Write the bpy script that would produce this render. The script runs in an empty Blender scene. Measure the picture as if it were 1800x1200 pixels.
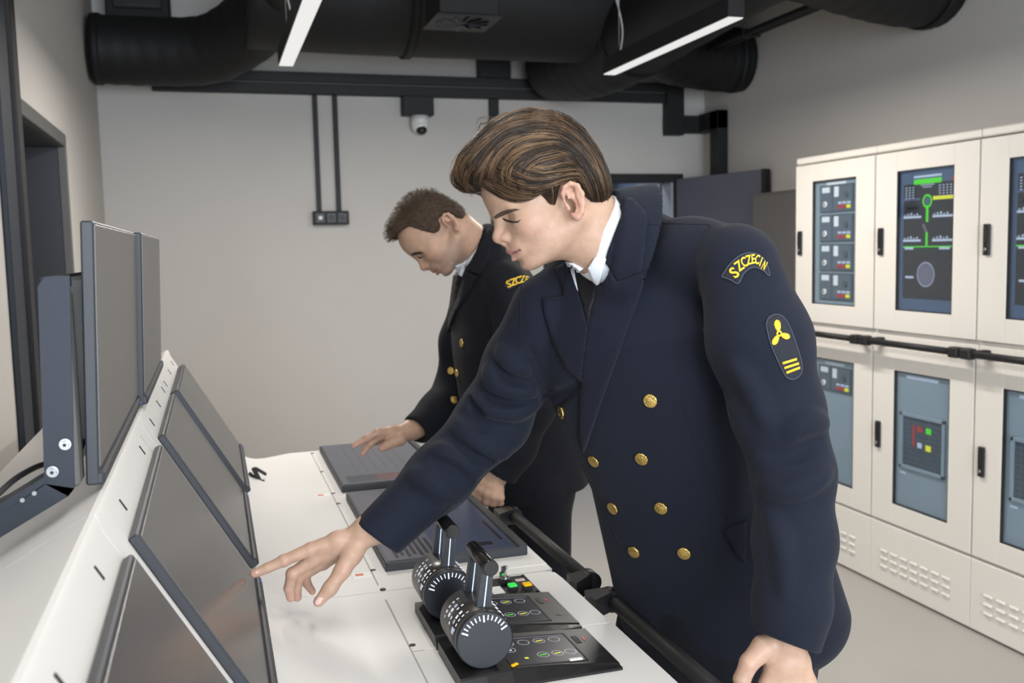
import bpy, bmesh, math, random
import numpy as np
from mathutils import Vector, Matrix
from mathutils.bvhtree import BVHTree
from mathutils.geometry import delaunay_2d_cdt

SC = bpy.context.scene
COL = SC.collection
random.seed(7)
rng = np.random.default_rng(7)

# ------------------------------------------------------------------ camera
FPX, EYE = 1700.0, 1.5                      # focal length in pixels of an 1800 px wide frame, eye height
def _n(v): return v / np.linalg.norm(v)
_Y = _n(np.array([(370 - 900) / FPX, (447 - 600) / FPX, 1.0]))
_d = _n(np.array([(1500 - 900) / FPX, (22000 - 600) / FPX, 1.0]))
_Zd = _n(_d - _Y * np.dot(_d, _Y))
_X = _n(np.cross(_Zd, _Y))
MW = np.stack([_X, _Y, -_Zd])               # camera axes (right, down, forward) -> world
E0 = np.array([0.0, 0.0, EYE])
def ray(px, py): return MW @ np.array([(px - 900) / FPX, (py - 600) / FPX, 1.0])
def on_y(px, py, y): r = ray(px, py); return r * (y / r[1]) + E0
def on_z(px, py, z): r = ray(px, py); return r * ((z - EYE) / r[2]) + E0
def on_x(px, py, x): r = ray(px, py); return r * (x / r[0]) + E0
def deep(px, py, d): return ray(px, py) * d + E0
def pix(p):
    c = MW.T @ (np.asarray(p, float) - E0)
    return c[0] / c[2] * FPX + 900, c[1] / c[2] * FPX + 600

cam = bpy.data.cameras.new('camera')
co = bpy.data.objects.new('camera', cam); COL.objects.link(co)
R_, U_, B_ = MW[:, 0], -MW[:, 1], -MW[:, 2]
co.matrix_world = Matrix(((R_[0], U_[0], B_[0], 0), (R_[1], U_[1], B_[1], 0), (R_[2], U_[2], B_[2], EYE), (0, 0, 0, 1)))
cam.sensor_width = 36.0; cam.lens = 36.0 * FPX / 1800.0
cam.clip_start = 0.05; cam.clip_end = 60
cam.dof.use_dof = True; cam.dof.focus_distance = 1.56; cam.dof.aperture_fstop = 6.3
SC.camera = co

# ------------------------------------------------------------------ world, lights, exposure
w = bpy.data.worlds.new('world'); SC.world = w; w.use_nodes = True
w.node_tree.nodes['Background'].inputs[0].default_value = (0.55, 0.62, 0.75, 1)
w.node_tree.nodes['Background'].inputs[1].default_value = 0.25
vs = SC.view_settings
vs.view_transform = 'Standard'; vs.look = 'None'; vs.gamma = 1.0; vs.use_curve_mapping = False
vs.exposure = 0.0
def area(name, loc, to, sx, sy, power, colr, spread=180):
    l = bpy.data.lights.new(name, 'AREA'); l.shape = 'RECTANGLE'; l.size = sx; l.size_y = sy
    l.energy = power; l.color = colr; l.spread = math.radians(spread)
    o = bpy.data.objects.new(name, l); COL.objects.link(o); o.location = loc
    o.rotation_euler = (Vector(to) - Vector(loc)).to_track_quat('-Z', 'Y').to_euler()
    return o
WARM = (1.0, 0.945, 0.875); DAY = (0.80, 0.895, 1.0)
# two lamps in view, plus added unseen lights over and behind the camera
for nm, x, y, l_, p in (('overhead_light', 0.35, 3.75, 1.1, 27), ('overhead_light', 1.833, 3.72, 1.1, 30),
                        ('overhead_light', 0.35, 1.2, 1.5, 10), ('overhead_light', 1.833, 1.0, 1.5, 18),
                        ('overhead_light', 1.833, -1.2, 1.5, 24), ('overhead_light', 0.2, -1.2, 1.5, 16)):
    area(nm, (x, y, 2.282), (x, y + 1e-4, 0), 0.055 if l_ < 1.2 else 0.12, l_, p, WARM)
# daylight through the window in the rear wall
area('window_daylight', (0.8, -2.85, 1.55), (0.8, 3, 1.65), 2.7, 1.8, 240, DAY)

# ------------------------------------------------------------------ materials
MATS = {}
def mat(name, col, rough=0.5, metal=0.0, spec=0.5, var=0.0, vscale=6.0, bump=0.0, bscale=200.0, emit=None, estr=1.0,
        coat=0.0, sheen=0.0, attr=None, sss=0.0, stretch=None):
    if name in MATS: return MATS[name]
    m = bpy.data.materials.new(name); m.use_nodes = True
    nt = m.node_tree; b = nt.nodes['Principled BSDF']; L = nt.links.new
    b.inputs['Base Color'].default_value = (*col, 1)
    b.inputs['Roughness'].default_value = rough; b.inputs['Metallic'].default_value = metal
    b.inputs['Specular IOR Level'].default_value = spec
    b.inputs['Coat Weight'].default_value = coat; b.inputs['Coat Roughness'].default_value = 0.08
    b.inputs['Sheen Weight'].default_value = sheen; b.inputs['Sheen Roughness'].default_value = 0.45
    if sss > 0:
        b.inputs['Subsurface Weight'].default_value = sss; b.inputs['Subsurface Scale'].default_value = 0.006
        b.inputs['Subsurface Radius'].default_value = (1.0, 0.35, 0.2)
    if emit: b.inputs['Emission Color'].default_value = (*emit, 1); b.inputs['Emission Strength'].default_value = estr
    tc = nt.nodes.new('ShaderNodeTexCoord')
    src = None
    if attr:
        a = nt.nodes.new('ShaderNodeAttribute'); a.attribute_name = attr; src = a.outputs['Color']
    if var > 0:
        nz = nt.nodes.new('ShaderNodeTexNoise'); nz.inputs['Scale'].default_value = vscale; nz.inputs['Detail'].default_value = 5
        if stretch:
            mp = nt.nodes.new('ShaderNodeMapping'); mp.inputs['Scale'].default_value = stretch
            L(tc.outputs['Object'], mp.inputs['Vector']); L(mp.outputs['Vector'], nz.inputs['Vector'])
        else: L(tc.outputs['Object'], nz.inputs['Vector'])
        mr = nt.nodes.new('ShaderNodeMapRange'); mr.inputs[1].default_value = 0.25; mr.inputs[2].default_value = 0.75
        mr.inputs[3].default_value = 1 - var; mr.inputs[4].default_value = 1 + var
        L(nz.outputs[0], mr.inputs[0])
        mx = nt.nodes.new('ShaderNodeVectorMath'); mx.operation = 'SCALE'
        if src is not None: L(src, mx.inputs[0])
        else: mx.inputs[0].default_value = col
        L(mr.outputs[0], mx.inputs['Scale']); src = mx.outputs[0]
    if src is not None: L(src, b.inputs['Base Color'])
    if bump > 0:
        nb = nt.nodes.new('ShaderNodeTexNoise'); nb.inputs['Scale'].default_value = bscale; nb.inputs['Detail'].default_value = 3
        L(tc.outputs['Object'], nb.inputs['Vector'])
        bp = nt.nodes.new('ShaderNodeBump'); bp.inputs['Strength'].default_value = bump; bp.inputs['Distance'].default_value = 0.002
        L(nb.outputs[0], bp.inputs['Height']); L(bp.outputs[0], b.inputs['Normal'])
    MATS[name] = m
    return m
def glass_mat(name, tint=(0.9, 0.95, 1.0), refl=0.09, rough=0.03):
    if name in MATS: return MATS[name]
    m = bpy.data.materials.new(name); m.use_nodes = True; nt = m.node_tree; nt.nodes.clear()
    o = nt.nodes.new('ShaderNodeOutputMaterial'); t = nt.nodes.new('ShaderNodeBsdfTransparent'); g = nt.nodes.new('ShaderNodeBsdfGlossy')
    t.inputs[0].default_value = (*tint, 1); g.inputs['Roughness'].default_value = rough
    fr = nt.nodes.new('ShaderNodeLayerWeight'); fr.inputs['Blend'].default_value = 0.5
    pw = nt.nodes.new('ShaderNodeMath'); pw.operation = 'POWER'; pw.inputs[1].default_value = 5.0; nt.links.new(fr.outputs['Facing'], pw.inputs[0])
    mr = nt.nodes.new('ShaderNodeMapRange'); mr.inputs[3].default_value = refl; mr.inputs[4].default_value = 0.9
    nt.links.new(pw.outputs[0], mr.inputs[0])
    mx = nt.nodes.new('ShaderNodeMixShader'); nt.links.new(mr.outputs[0], mx.inputs[0]); nt.links.new(t.outputs[0], mx.inputs[1]); nt.links.new(g.outputs[0], mx.inputs[2])
    nt.links.new(mx.outputs[0], o.inputs[0]); MATS[name] = m
    return m

M_WALL = mat('wall_paint', (0.53, 0.508, 0.483), 0.85, spec=0.2, var=0.03, vscale=1.5, bump=0.12, bscale=160)
M_CEIL = mat('ceiling_grey', (0.40, 0.39, 0.38), 0.9, spec=0.2, var=0.1)
M_CONC = mat('ceiling_concrete', (0.45, 0.45, 0.45), 0.9, var=0.05)
M_FLOOR = mat('floor_epoxy', (0.375, 0.357, 0.33), 0.38, spec=0.4, var=0.04, vscale=2.0, bump=0.05, bscale=60)
M_DUCT = mat('duct_black', (0.0065, 0.0065, 0.007), 0.6, spec=0.35, var=0.15, vscale=12, bump=0.25, bscale=70)
M_BLACK = mat('black_powder_coat', (0.011, 0.011, 0.012), 0.55, spec=0.4, var=0.06, bump=0.08, bscale=500)
M_FRAME = mat('anthracite_frame', (0.035, 0.038, 0.045), 0.5, spec=0.4, var=0.04)
M_CASING = mat('grey_casing', (0.10, 0.098, 0.095), 0.5, spec=0.4, var=0.04)
M_WHITE = mat('console_white', (0.71, 0.70, 0.68), 0.38, spec=0.45, var=0.012, vscale=2, bump=0.03, bscale=350)
M_SEAM = mat('seam_shadow_gap', (0.33, 0.33, 0.32), 0.8)
M_REVEAL = mat('door_reveal', (0.36, 0.38, 0.42), 0.6)  # light-blue light on the jamb put into its colour
M_CAB = mat('cabinet_cream', (0.72, 0.685, 0.63), 0.38, spec=0.45, var=0.012, vscale=2, bump=0.04, bscale=400)
M_CHASSIS = mat('monitor_chassis', (0.028, 0.031, 0.038), 0.48, spec=0.5, var=0.05, bump=0.05, bscale=600)
M_SCREEN = mat('screen_matte', (0.072, 0.070, 0.069), 0.27, spec=0.8)
M_SCREENUP = mat('screen_antiglare', (0.10, 0.095, 0.09), 0.36, spec=0.9)
M_BRACKET = mat('steel_bracket', (0.017, 0.022, 0.033), 0.55, spec=0.4, bump=0.08, bscale=500)
M_STEEL = mat('bright_steel', (0.40, 0.40, 0.41), 0.3, metal=1.0)
M_RUBBER = mat('cable_rubber', (0.012, 0.012, 0.013), 0.6)
M_CABLEW = mat('cable_white', (0.6, 0.6, 0.6), 0.5)
M_PLASTIC = mat('black_plastic', (0.010, 0.010, 0.011), 0.38, spec=0.5, bump=0.05, bscale=700)
M_DRUM = mat('drum_anodised', (0.011, 0.013, 0.018), 0.4, spec=0.5, bump=0.06, bscale=900)
M_DRUMSIDE = mat('drum_satin', (0.028, 0.024, 0.021), 0.33, spec=0.6, bump=0.03, bscale=900)
M_GRIP = mat('handle_satin', (0.022, 0.021, 0.021), 0.26, metal=0.6, spec=0.6)
M_MARK = mat('white_marking', (0.8, 0.82, 0.85), 0.5, emit=(0.75, 0.85, 1.0), estr=0.35)
M_STRIP = mat('lit_strip', (0.6, 0.7, 0.9), 0.4, emit=(0.55, 0.72, 1.0), estr=0.75)
M_GREEN = mat('button_green_lit', (0.02, 0.35, 0.05), 0.3, emit=(0.05, 0.8, 0.12), estr=0.6)
M_YELLOW = mat('button_yellow_lit', (0.55, 0.32, 0.0), 0.3, emit=(1.0, 0.55, 0.0), estr=0.35)
M_ORANGE = mat('orange_print', (0.55, 0.10, 0.04), 0.5)
M_PAPER = mat('label_paper', (0.8, 0.79, 0.76), 0.6)
M_BLUELED = mat('blue_led', (0.05, 0.05, 0.6), 0.3, emit=(0.08, 0.08, 1.0), estr=1.5)
M_LED = mat('lamp_diffuser', (0.05, 0.05, 0.05), 0.5, emit=(1.0, 0.99, 0.97), estr=0.80)
M_PANELBL = mat('panel_grey_blue', (0.30, 0.36, 0.385), 0.4, spec=0.5)
M_MODULE = mat('module_dark', (0.07, 0.092, 0.11), 0.45)
M_MODULE2 = mat('module_mid', (0.11, 0.135, 0.155), 0.45)
M_LCD = mat('lcd_dark', (0.018, 0.018, 0.020), 0.3, emit=(0.03, 0.03, 0.032), estr=0.6)
M_LCDBL = mat('lcd_blue_grey', (0.06, 0.08, 0.12), 0.3, emit=(0.05, 0.08, 0.13), estr=0.6)
M_LGREEN = mat('lcd_green', (0.03, 0.3, 0.02), 0.4, emit=(0.10, 0.65, 0.02), estr=0.7)
M_LYEL = mat('lcd_yellow', (0.4, 0.4, 0.02), 0.4, emit=(0.7, 0.65, 0.03), estr=0.7)
M_LWHITE = mat('lcd_pale', (0.3, 0.33, 0.38), 0.4, emit=(0.42, 0.46, 0.55), estr=0.6)
M_LRED = mat('lcd_red', (0.3, 0.03, 0.03), 0.4, emit=(0.35, 0.03, 0.04), estr=0.5)
M_LGREY = mat('lcd_grey', (0.11, 0.10, 0.12), 0.4, emit=(0.11, 0.10, 0.13), estr=0.6)
M_UI = mat('ui_navy', (0.022, 0.027, 0.042), 0.28, spec=0.7, emit=(0.028, 0.038, 0.075), estr=0.55)
M_UI2 = mat('ui_dark_block', (0.009, 0.009, 0.012), 0.28, spec=0.35, emit=(0.008, 0.009, 0.016), estr=0.5)
M_UI3 = mat('ui_grey_block', (0.05, 0.05, 0.06), 0.28, spec=0.7, emit=(0.05, 0.055, 0.075), estr=0.5)
M_UIR = mat('ui_red_block', (0.06, 0.02, 0.02), 0.28, spec=0.7, emit=(0.07, 0.02, 0.02), estr=0.5)
M_GLASS = glass_mat('clear_glass')
M_GLASSD = glass_mat('cabinet_glass', (0.92, 0.96, 1.0), 0.05, 0.06)
M_DOOR = mat('door_slate', (0.105, 0.11, 0.145), 0.5, var=0.03)
M_CORR = mat('corridor_blue', (0.24, 0.30, 0.42), 0.6, var=0.05)
M_GREYPANEL = mat('grey_board', (0.12, 0.112, 0.108), 0.6, var=0.03)
M_NIGHT = mat('night_outside', (0.006, 0.006, 0.008), 0.7)

# ------------------------------------------------------------------ object helpers
def tag(o, label=None, cat=None, group=None, kind=None):
    if label: o['label'] = label
    if cat: o['category'] = cat
    if group: o['group'] = group
    if kind: o['kind'] = kind
    return o
def empty(name, loc=(0, 0, 0), label=None, cat=None, group=None, kind=None):
    o = bpy.data.objects.new(name, None); COL.objects.link(o); o.location = loc; o.empty_display_size = 0.1
    return tag(o, label, cat, group, kind)
def link(name, me, parent=None):
    o = bpy.data.objects.new(name, me); COL.objects.link(o)
    if parent is not None:
        o.parent = parent
        w_ = Vector(parent.location); q = parent.parent
        while q is not None: w_ += q.location; q = q.parent
        o.location = -w_ + Vector((0, 0, 0))
    return o
class MB:
    """collects shapes in world coordinates and links them as ONE mesh object"""
    def __init__(s): s.bm = bmesh.new(); s.mats = []; s.done = s.bm.faces.layers.int.new('done')
    def _mi(s, m):
        if m not in s.mats: s.mats.append(m)
        return s.mats.index(m)
    def _fin(s, f0, m):
        i = s._mi(m)
        for f in s.bm.faces:
            if not f[s.done]: f.material_index = i; f[s.done] = 1
    def box(s, lo, hi, m, bev=0.0, rot=None, seg=1):
        f0 = len(s.bm.faces)
        lo, hi = np.minimum(lo, hi), np.maximum(lo, hi)
        c = (lo + hi) / 2; d = np.maximum(hi - lo, 1e-5)
        r = bmesh.ops.create_cube(s.bm, size=1.0)
        vv = r['verts']
        for v in vv: v.co = Vector((v.co.x * d[0], v.co.y * d[1], v.co.z * d[2]))
        if bev > 0:
            es = list({e for v in vv for e in v.link_edges})
            rb = bmesh.ops.bevel(s.bm, geom=es, offset=min(bev, 0.45 * float(d.min())), segments=seg, affect='EDGES', profile=0.5)
            vv = list({v for f in rb['faces'] for v in f.verts} | {v for v in vv if v.is_valid})
        mtx = Matrix.Translation(Vector(c))
        if rot is not None: mtx = mtx @ rot.to_4x4()
        for v in vv: v.co = mtx @ v.co
        s._fin(f0, m); return s
    def obox(s, c, ax, ay, az, hx, hy, hz, m, bev=0.0):
        """box from centre, three unit axes and half sizes"""
        rot = Matrix((ax, ay, az)).transposed()
        c = np.asarray(c, float); h = np.array([hx, hy, hz])
        return s.box(c - h, c + h, m, bev, rot)
    def tube(s, pts, r, m, n=12, caps=True):
        f0 = len(s.bm.faces); pts = [Vector(p) for p in pts]
        rs = r if hasattr(r, '__len__') else [r] * len(pts)
        rings = []; up = None
        for i, p in enumerate(pts):
            a = pts[max(i - 1, 0)]; b = pts[min(i + 1, len(pts) - 1)]
            t = (b - a).normalized()
            if up is None:
                up = Vector((0, 0, 1)) if abs(t.z) < 0.9 else Vector((1, 0, 0))
            u = (up - t * up.dot(t)).normalized(); v = t.cross(u); up = u
            rings.append([s.bm.verts.new(p + (u * math.cos(2 * math.pi * k / n) + v * math.sin(2 * math.pi * k / n)) * rs[i]) for k in range(n)])
        for a, b in zip(rings, rings[1:]):
            for k in range(n):
                f = s.bm.faces.new((a[k], a[(k + 1) % n], b[(k + 1) % n], b[k])); f.smooth = True
        if caps:
            s.bm.faces.new(rings[0][::-1]); s.bm.faces.new(rings[-1])
        s._fin(f0, m); return s
    def poly(s, pts, m):
        f0 = len(s.bm.faces); s.bm.faces.new([s.bm.verts.new(Vector(p)) for p in pts]); s._fin(f0, m); return s
    def prism(s, pts, off, m):
        """polygon pts swept by the vector off"""
        f0 = len(s.bm.faces); off = Vector(off)
        a = [s.bm.verts.new(Vector(p)) for p in pts]; b = [s.bm.verts.new(Vector(p) + off) for p in pts]
        s.bm.faces.new(a[::-1]); s.bm.faces.new(b); n = len(a)
        for k in range(n): s.bm.faces.new((a[k], a[(k + 1) % n], b[(k + 1) % n], b[k]))
        s._fin(f0, m); return s
    def sphere(s, c, r, m, seg=16, sq=(1, 1, 1)):
        f0 = len(s.bm.faces)
        q = bmesh.ops.create_uvsphere(s.bm, u_segments=seg, v_segments=max(6, seg // 2), radius=1.0)
        for v in q['verts']:
            v.co = Vector((v.co.x * r * sq[0] + c[0], v.co.y * r * sq[1] + c[1], v.co.z * r * sq[2] + c[2]))
        for f in s.bm.faces:
            if not f[s.done]: f.smooth = True
        s._fin(f0, m); return s
    def build(s, name, parent=None):
        bmesh.ops.recalc_face_normals(s.bm, faces=s.bm.faces[:]); s.bm.faces.layers.int.remove(s.done)
        me = bpy.data.meshes.new(name); s.bm.to_mesh(me); s.bm.free()
        for m in s.mats: me.materials.append(m)
        return link(name, me, parent)
def V3(*a): return np.array(a, float)
def bez(p0, p1, p2, n):
    t = np.linspace(0, 1, n)[:, None]
    return (1 - t) ** 2 * np.asarray(p0) + 2 * t * (1 - t) * np.asarray(p1) + t * t * np.asarray(p2)
def spline(pts, n=8):
    """Catmull-Rom through points"""
    P = [np.asarray(p, float) for p in pts]; P = [2 * P[0] - P[1]] + P + [2 * P[-1] - P[-2]]
    out = []
    for i in range(1, len(P) - 2):
        for t in np.linspace(0, 1, n, endpoint=False):
            a, b, c, d = P[i - 1], P[i], P[i + 1], P[i + 2]
            out.append(0.5 * (2 * b + (c - a) * t + (2 * a - 5 * b + 4 * c - d) * t * t + (3 * b - a - 3 * c + d) * t ** 3))
    out.append(P[-2]); return out
# ================================================================== the room
XL, XR, YF, YR, ZC = -0.547, 3.151, 5.81, -3.0, 3.02
def struct(name, mb, parent=None):
    o = mb.build(name, parent)
    if parent is None: o['kind'] = 'structure'
    return o
mb = MB(); mb.box((XL - 0.4, YR - 0.2, -0.1), (XR + 0.2, YF + 1.6, 0), M_FLOOR); struct('floor', mb)
mb = MB(); mb.box((XL - 0.4, YR - 0.2, ZC), (XR + 0.2, YF + 1.6, ZC + 0.1), M_CEIL); struct('ceiling', mb)
# left wall with the glazed opening
WY0, WY1, WZ0, WZ1 = 3.30, 4.327, 0.35, 1.995
mb = MB()
for lo, hi in (((XL - 0.3, YR, 0), (XL, WY0, ZC)), ((XL - 0.3, WY1, 0), (XL, YF + 0.2, ZC)),
               ((XL - 0.3, WY0, WZ1), (XL, WY1, ZC)), ((XL - 0.3, WY0, 0), (XL, WY1, WZ0))):
    mb.box(lo, hi, M_WALL)
struct('wall_left', mb)
# far wall with the doorway
DX0, DX1, DZ = 2.06, 2.92, 1.905
mb = MB()
for lo, hi in (((XL, YF, 0), (DX0, YF + 0.14, ZC)), ((DX1, YF, 0), (XR, YF + 0.14, ZC)), ((DX0, YF, DZ), (DX1, YF + 0.14, ZC))):
    mb.box(lo, hi, M_WALL)
struct('wall_far', mb)
mb = MB(); mb.box((XR, YR, 0), (XR + 0.15, YF + 0.2, ZC), M_WALL); struct('wall_right', mb)
mb = MB()
for lo, hi in (((XL, YR - 0.15, 0), (-0.5, YR, ZC)), ((2.3, YR - 0.15, 0), (XR, YR, ZC)), ((-0.5, YR - 0.15, 0), (2.3, YR, 0.55)), ((-0.5, YR - 0.15, 2.4), (2.3, YR, ZC))):
    mb.box(lo, hi, M_WALL)
struct('wall_rear', mb)
# corridor seen through the doorway
mb = MB(); mb.box((1.7, YF + 1.4, 0), (3.3, YF + 1.5, ZC), M_CORR); struct('wall_corridor', mb)
mb = MB()
mb.box((2.33, YF + 1.33, 1.15), (2.95, YF + 1.4, 1.86), M_FRAME, 0.004).box((2.37, YF + 1.325, 1.19), (2.91, YF + 1.335, 1.82), M_CORR)
mb.box((3.02, YF + 1.25, 0), (3.07, YF + 1.4, 2.2), M_FRAME)
o = struct('trim_2', mb)
area('corridor_light', (2.4, YF + 0.75, 2.6), (2.5, YF + 1.2, 0.8), 0.8, 0.5, 15, DAY)  # unseen bluish light added overhead to brighten the corridor

# window in the left wall: casing, deep reveal, inner frame, pane, night behind
wn = empty('window_1', (XL, WY0, WZ0), kind='structure')
def casing(lo, hi): mbx = MB(); mbx.box(lo, hi, M_CASING, 0.003); mbx.build('casing', wn)
casing((XL - 0.02, WY0 - 0.055, WZ0), (XL + 0.012, WY0, WZ1 + 0.001))
casing((XL - 0.02, WY0 - 0.055, WZ1 - 0.05), (XL + 0.012, WY1, WZ1 + 0.001))
casing((XL - 0.02, WY1 - 0.028, WZ0), (XL + 0.012, WY1, WZ1 - 0.05))
mb = MB()
mb.box((XL - 0.30, WY1 - 0.03, WZ0), (XL - 0.02, WY1 - 0.001, WZ1), M_FRAME).box((XL - 0.30, WY0, WZ1 - 0.055), (XL - 0.02, WY1, WZ1 - 0.001), M_FRAME)
mb.box((XL - 0.30, WY0 + 0.001, WZ0), (XL - 0.02, WY0 + 0.03, WZ1), M_FRAME).box((XL - 0.30, WY0, WZ0), (XL - 0.02, WY1, WZ0 + 0.03), M_FRAME)
mb.build('reveal', wn)
mb = MB()
mb.box((XL - 0.27, WY1 - 0.12, WZ0 + 0.03), (XL - 0.20, WY1 - 0.03, WZ1 - 0.055), M_CASING, 0.006)
mb.box((XL - 0.27, WY0 + 0.03, WZ1 - 0.145), (XL - 0.20, WY1 - 0.12, WZ1 - 0.055), M_CASING, 0.006)
mb.box((XL - 0.27, WY0 + 0.03, WZ0 + 0.03), (XL - 0.20, WY0 + 0.10, WZ1 - 0.145), M_CASING, 0.006)
mb.build('inner_frame', wn)
mb = MB(); mb.box((XL - 0.24, WY0 + 0.1, WZ0 + 0.03), (XL - 0.232, WY1 - 0.12, WZ1 - 0.145), M_GLASS); mb.build('pane', wn)
mb = MB(); mb.box((XL - 0.38, WY0 - 0.2, 0), (XL - 0.36, WY1 + 0.2, ZC), M_NIGHT); struct('night_sheet', mb)  # black sheet standing in for the dark of night behind the pane
# black full-height mullion nearer on the left wall
mb = MB()
mb.box((XL, 3.17, 0), (XL + 0.03, 3.245, ZC), M_BLACK, 0.004).box((XL, 3.0, 0), (XL + 0.018, 3.155, ZC), M_BRACKET, 0.004)
mb.box((XL, 3.155, 0), (XL + 0.01, 3.17, ZC), M_CASING)
struct('trim_1', mb)

# door: dark frame, slate leaf standing open into the room
dr = empty('door_1', (DX1, YF, 0), kind='structure')
mb = MB()
mb.box((DX0 - 0.05, YF - 0.03, 0), (DX0, YF + 0.15, DZ + 0.05), M_BLACK, 0.003).box((DX1, YF - 0.03, 0), (DX1 + 0.06, YF + 0.004, DZ + 0.05), M_BLACK, 0.003).box((DX1 - 0.008, YF + 0.004, 0), (DX1 + 0.03, YF + 0.15, DZ), M_REVEAL, 0.003).box((DX1 - 0.012, YF + 0.15, 0), (DX1 + 0.03, YF + 0.17, DZ), M_BLACK, 0.003)
mb.box((DX0 - 0.05, YF - 0.031, DZ), (DX1 + 0.06, YF + 0.151, DZ + 0.05), M_BLACK, 0.003)
mb.build('door_frame', dr)
h0, h1 = V3(2.925, 5.77, 0), V3(3.085, 4.99, 0)
ld = _n(h1 - h0); ln = V3(ld[1], -ld[0], 0)
ll = np.linalg.norm(h1 - h0)
mb = MB(); mb.obox((h0 + h1) / 2 + ln * -0.02 + V3(0, 0, 0.965), ld, V3(-ld[1], ld[0], 0), V3(0, 0, 1), ll / 2, 0.021, 0.955, M_DOOR, 0.003)
mb.obox(h1 + ln * -0.02 + V3(0, 0, 0.965), ld, V3(-ld[1], ld[0], 0), V3(0, 0, 1), 0.012, 0.024, 0.957, M_BLACK, 0.002)
mb.build('leaf', dr)
hc = on_y(1327, 408, 5.05)
side = ln if np.dot(ln, E0 - (h0 + h1) / 2) > 0 else -ln
hb = h1 - ld * 0.07 + side * 0.045; hb[2] = hc[2]
mb = MB(); mb.tube([hb - side * 0.045, hb], 0.008, M_STEEL); mb.tube([hb, hb - ld * 0.06], 0.009, M_STEEL)
mb.build('handle', dr)

# tall plain dark grey panel in the right-hand corner
t = empty('grey_panel', (3.02, 4.5, 0), 'tall plain dark grey panel between the open door and the cream cabinets', 'cabinet')
mb = MB(); mb.box((2.99, 4.17, 0.05), (3.148, 4.93, 1.775), M_GREYPANEL, 0.004).box((3.01, 4.2, 0), (3.148, 4.9, 0.05), M_BLACK); mb.build('body', t)
mb = MB(); mb.box((2.976, 4.18, 0.07), (2.989, 4.92, 1.76), M_GREYPANEL, 0.002); dd = mb.build('door', t)  # thin front sheet of the grey panel

# ------------------------------------------------------------------ ducts overhead
def duct(name, pts, r, label, n=28, ribs=True, collars=()):
    t = empty(name, tuple(pts[0]), label, 'duct')
    P = spline(pts, 10); mb = MB()
    rs = [r * (1 + (0.012 * math.sin(i * 1.9) if ribs else 0)) for i in range(len(P))]
    mb.tube(P, rs, M_DUCT, n); mb.build('duct_body', t)
    for c in collars:
        i = int(c * (len(P) - 1)); a = V3(*P[i]); b = V3(*P[min(i + 1, len(P) - 1)]) if i + 1 < len(P) else V3(*P[i - 1])
        d = _n(b - a); mb = MB(); mb.tube([a - d * 0.02, a + d * 0.02], r * 1.04, M_DUCT, n); mb.build('collar', t)
    return t
duct('air_duct', [(XL + 0.02, 5.45, 2.555), (-0.25, 5.44, 2.55), (0.06, 5.36, 2.56), (0.28, 5.15, 2.66), (0.40, 4.85, 2.75), (0.42, 4.5, 2.80)], 0.172,
     'bent black insulated duct leaving the left wall at the ceiling', collars=(0.02,))
duct('air_duct', [(0.22, 4.95, 2.80), (0.8, 4.95, 2.79), (1.5, 4.95, 2.79), (2.1, 4.95, 2.79)], 0.31,
     'widest black duct running across the room under the ceiling', ribs=False, collars=(0.45, 0.99))
duct('air_duct', [(2.05, 5.62, 2.60), (2.10, 5.35, 2.56), (2.16, 5.0, 2.56), (2.2, 4.5, 2.62), (2.22, 3.6, 2.68), (2.22, 2.4, 2.70)], 0.215,
     'black duct running lengthwise above the right lamp', collars=(0.5,))
duct('air_duct', [(2.35, 5.0, 2.66), (2.65, 5.25, 2.62), (2.95, 5.33, 2.60), (XR - 0.004, 5.33, 2.60)], 0.185,
     'black duct branch ending in the right wall behind the lamp', collars=(0.93,))
duct('air_duct', [(2.25, 3.5, 2.72), (2.65, 3.62, 2.69), (2.95, 3.66, 2.66), (XR - 0.004, 3.66, 2.66)], 0.225,
     'black duct ending in the right wall above the cream cabinets', collars=(0.93,))
# pale strip of bulkhead and dark soffit between duct and wall
mb = MB(); mb.box((XL, 5.2, 2.99), (0.5, YF, ZC), M_CONC); struct('trim_3', mb)
mb = MB(); mb.box((-0.46, 5.56, 2.745), (-0.14, 5.79, 2.98), M_DUCT, 0.008).box((-0.42, 5.545, 2.79), (-0.18, 5.56, 2.95), M_BLACK, 0.004).box((-0.36, 5.535, 2.80), (-0.2, 5.545, 2.806), M_FRAME)
tag(mb.build('fan_box'), 'black ventilation box in the corner above the bent duct', 'vent')
# swirl diffuser box hanging under the ceiling
t = empty('air_diffuser', (1.1, 4.25, 2.5), 'square black swirl air diffuser hanging in front of the widest duct', 'vent')
dz = 2.435; c = on_z(812, 38, dz); cx, cy = c[0], c[1]
mb = MB(); mb.box((cx - 0.125, cy - 0.13, dz), (cx + 0.125, cy + 0.13, dz + 0.3), M_DUCT, 0.004); mb.build('box', t)
mb = MB(); mb.box((cx - 0.137, cy - 0.142, dz - 0.008), (cx + 0.137, cy + 0.142, dz), M_BLACK, 0.003); mb.build('face_plate', t)
for k in range(12):
    a = k * math.pi / 6; u = V3(math.cos(a), math.sin(a), 0); v = V3(-math.sin(a), math.cos(a), 0)
    mb = MB(); mb.obox(V3(cx, cy, dz - 0.013) + u * 0.07, u, _n(v + V3(0, 0, 0.5)), _n(np.cross(u, v + V3(0, 0, 0.5))), 0.042, 0.009, 0.0012, M_FRAME); mb.build('vane', t)
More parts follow.
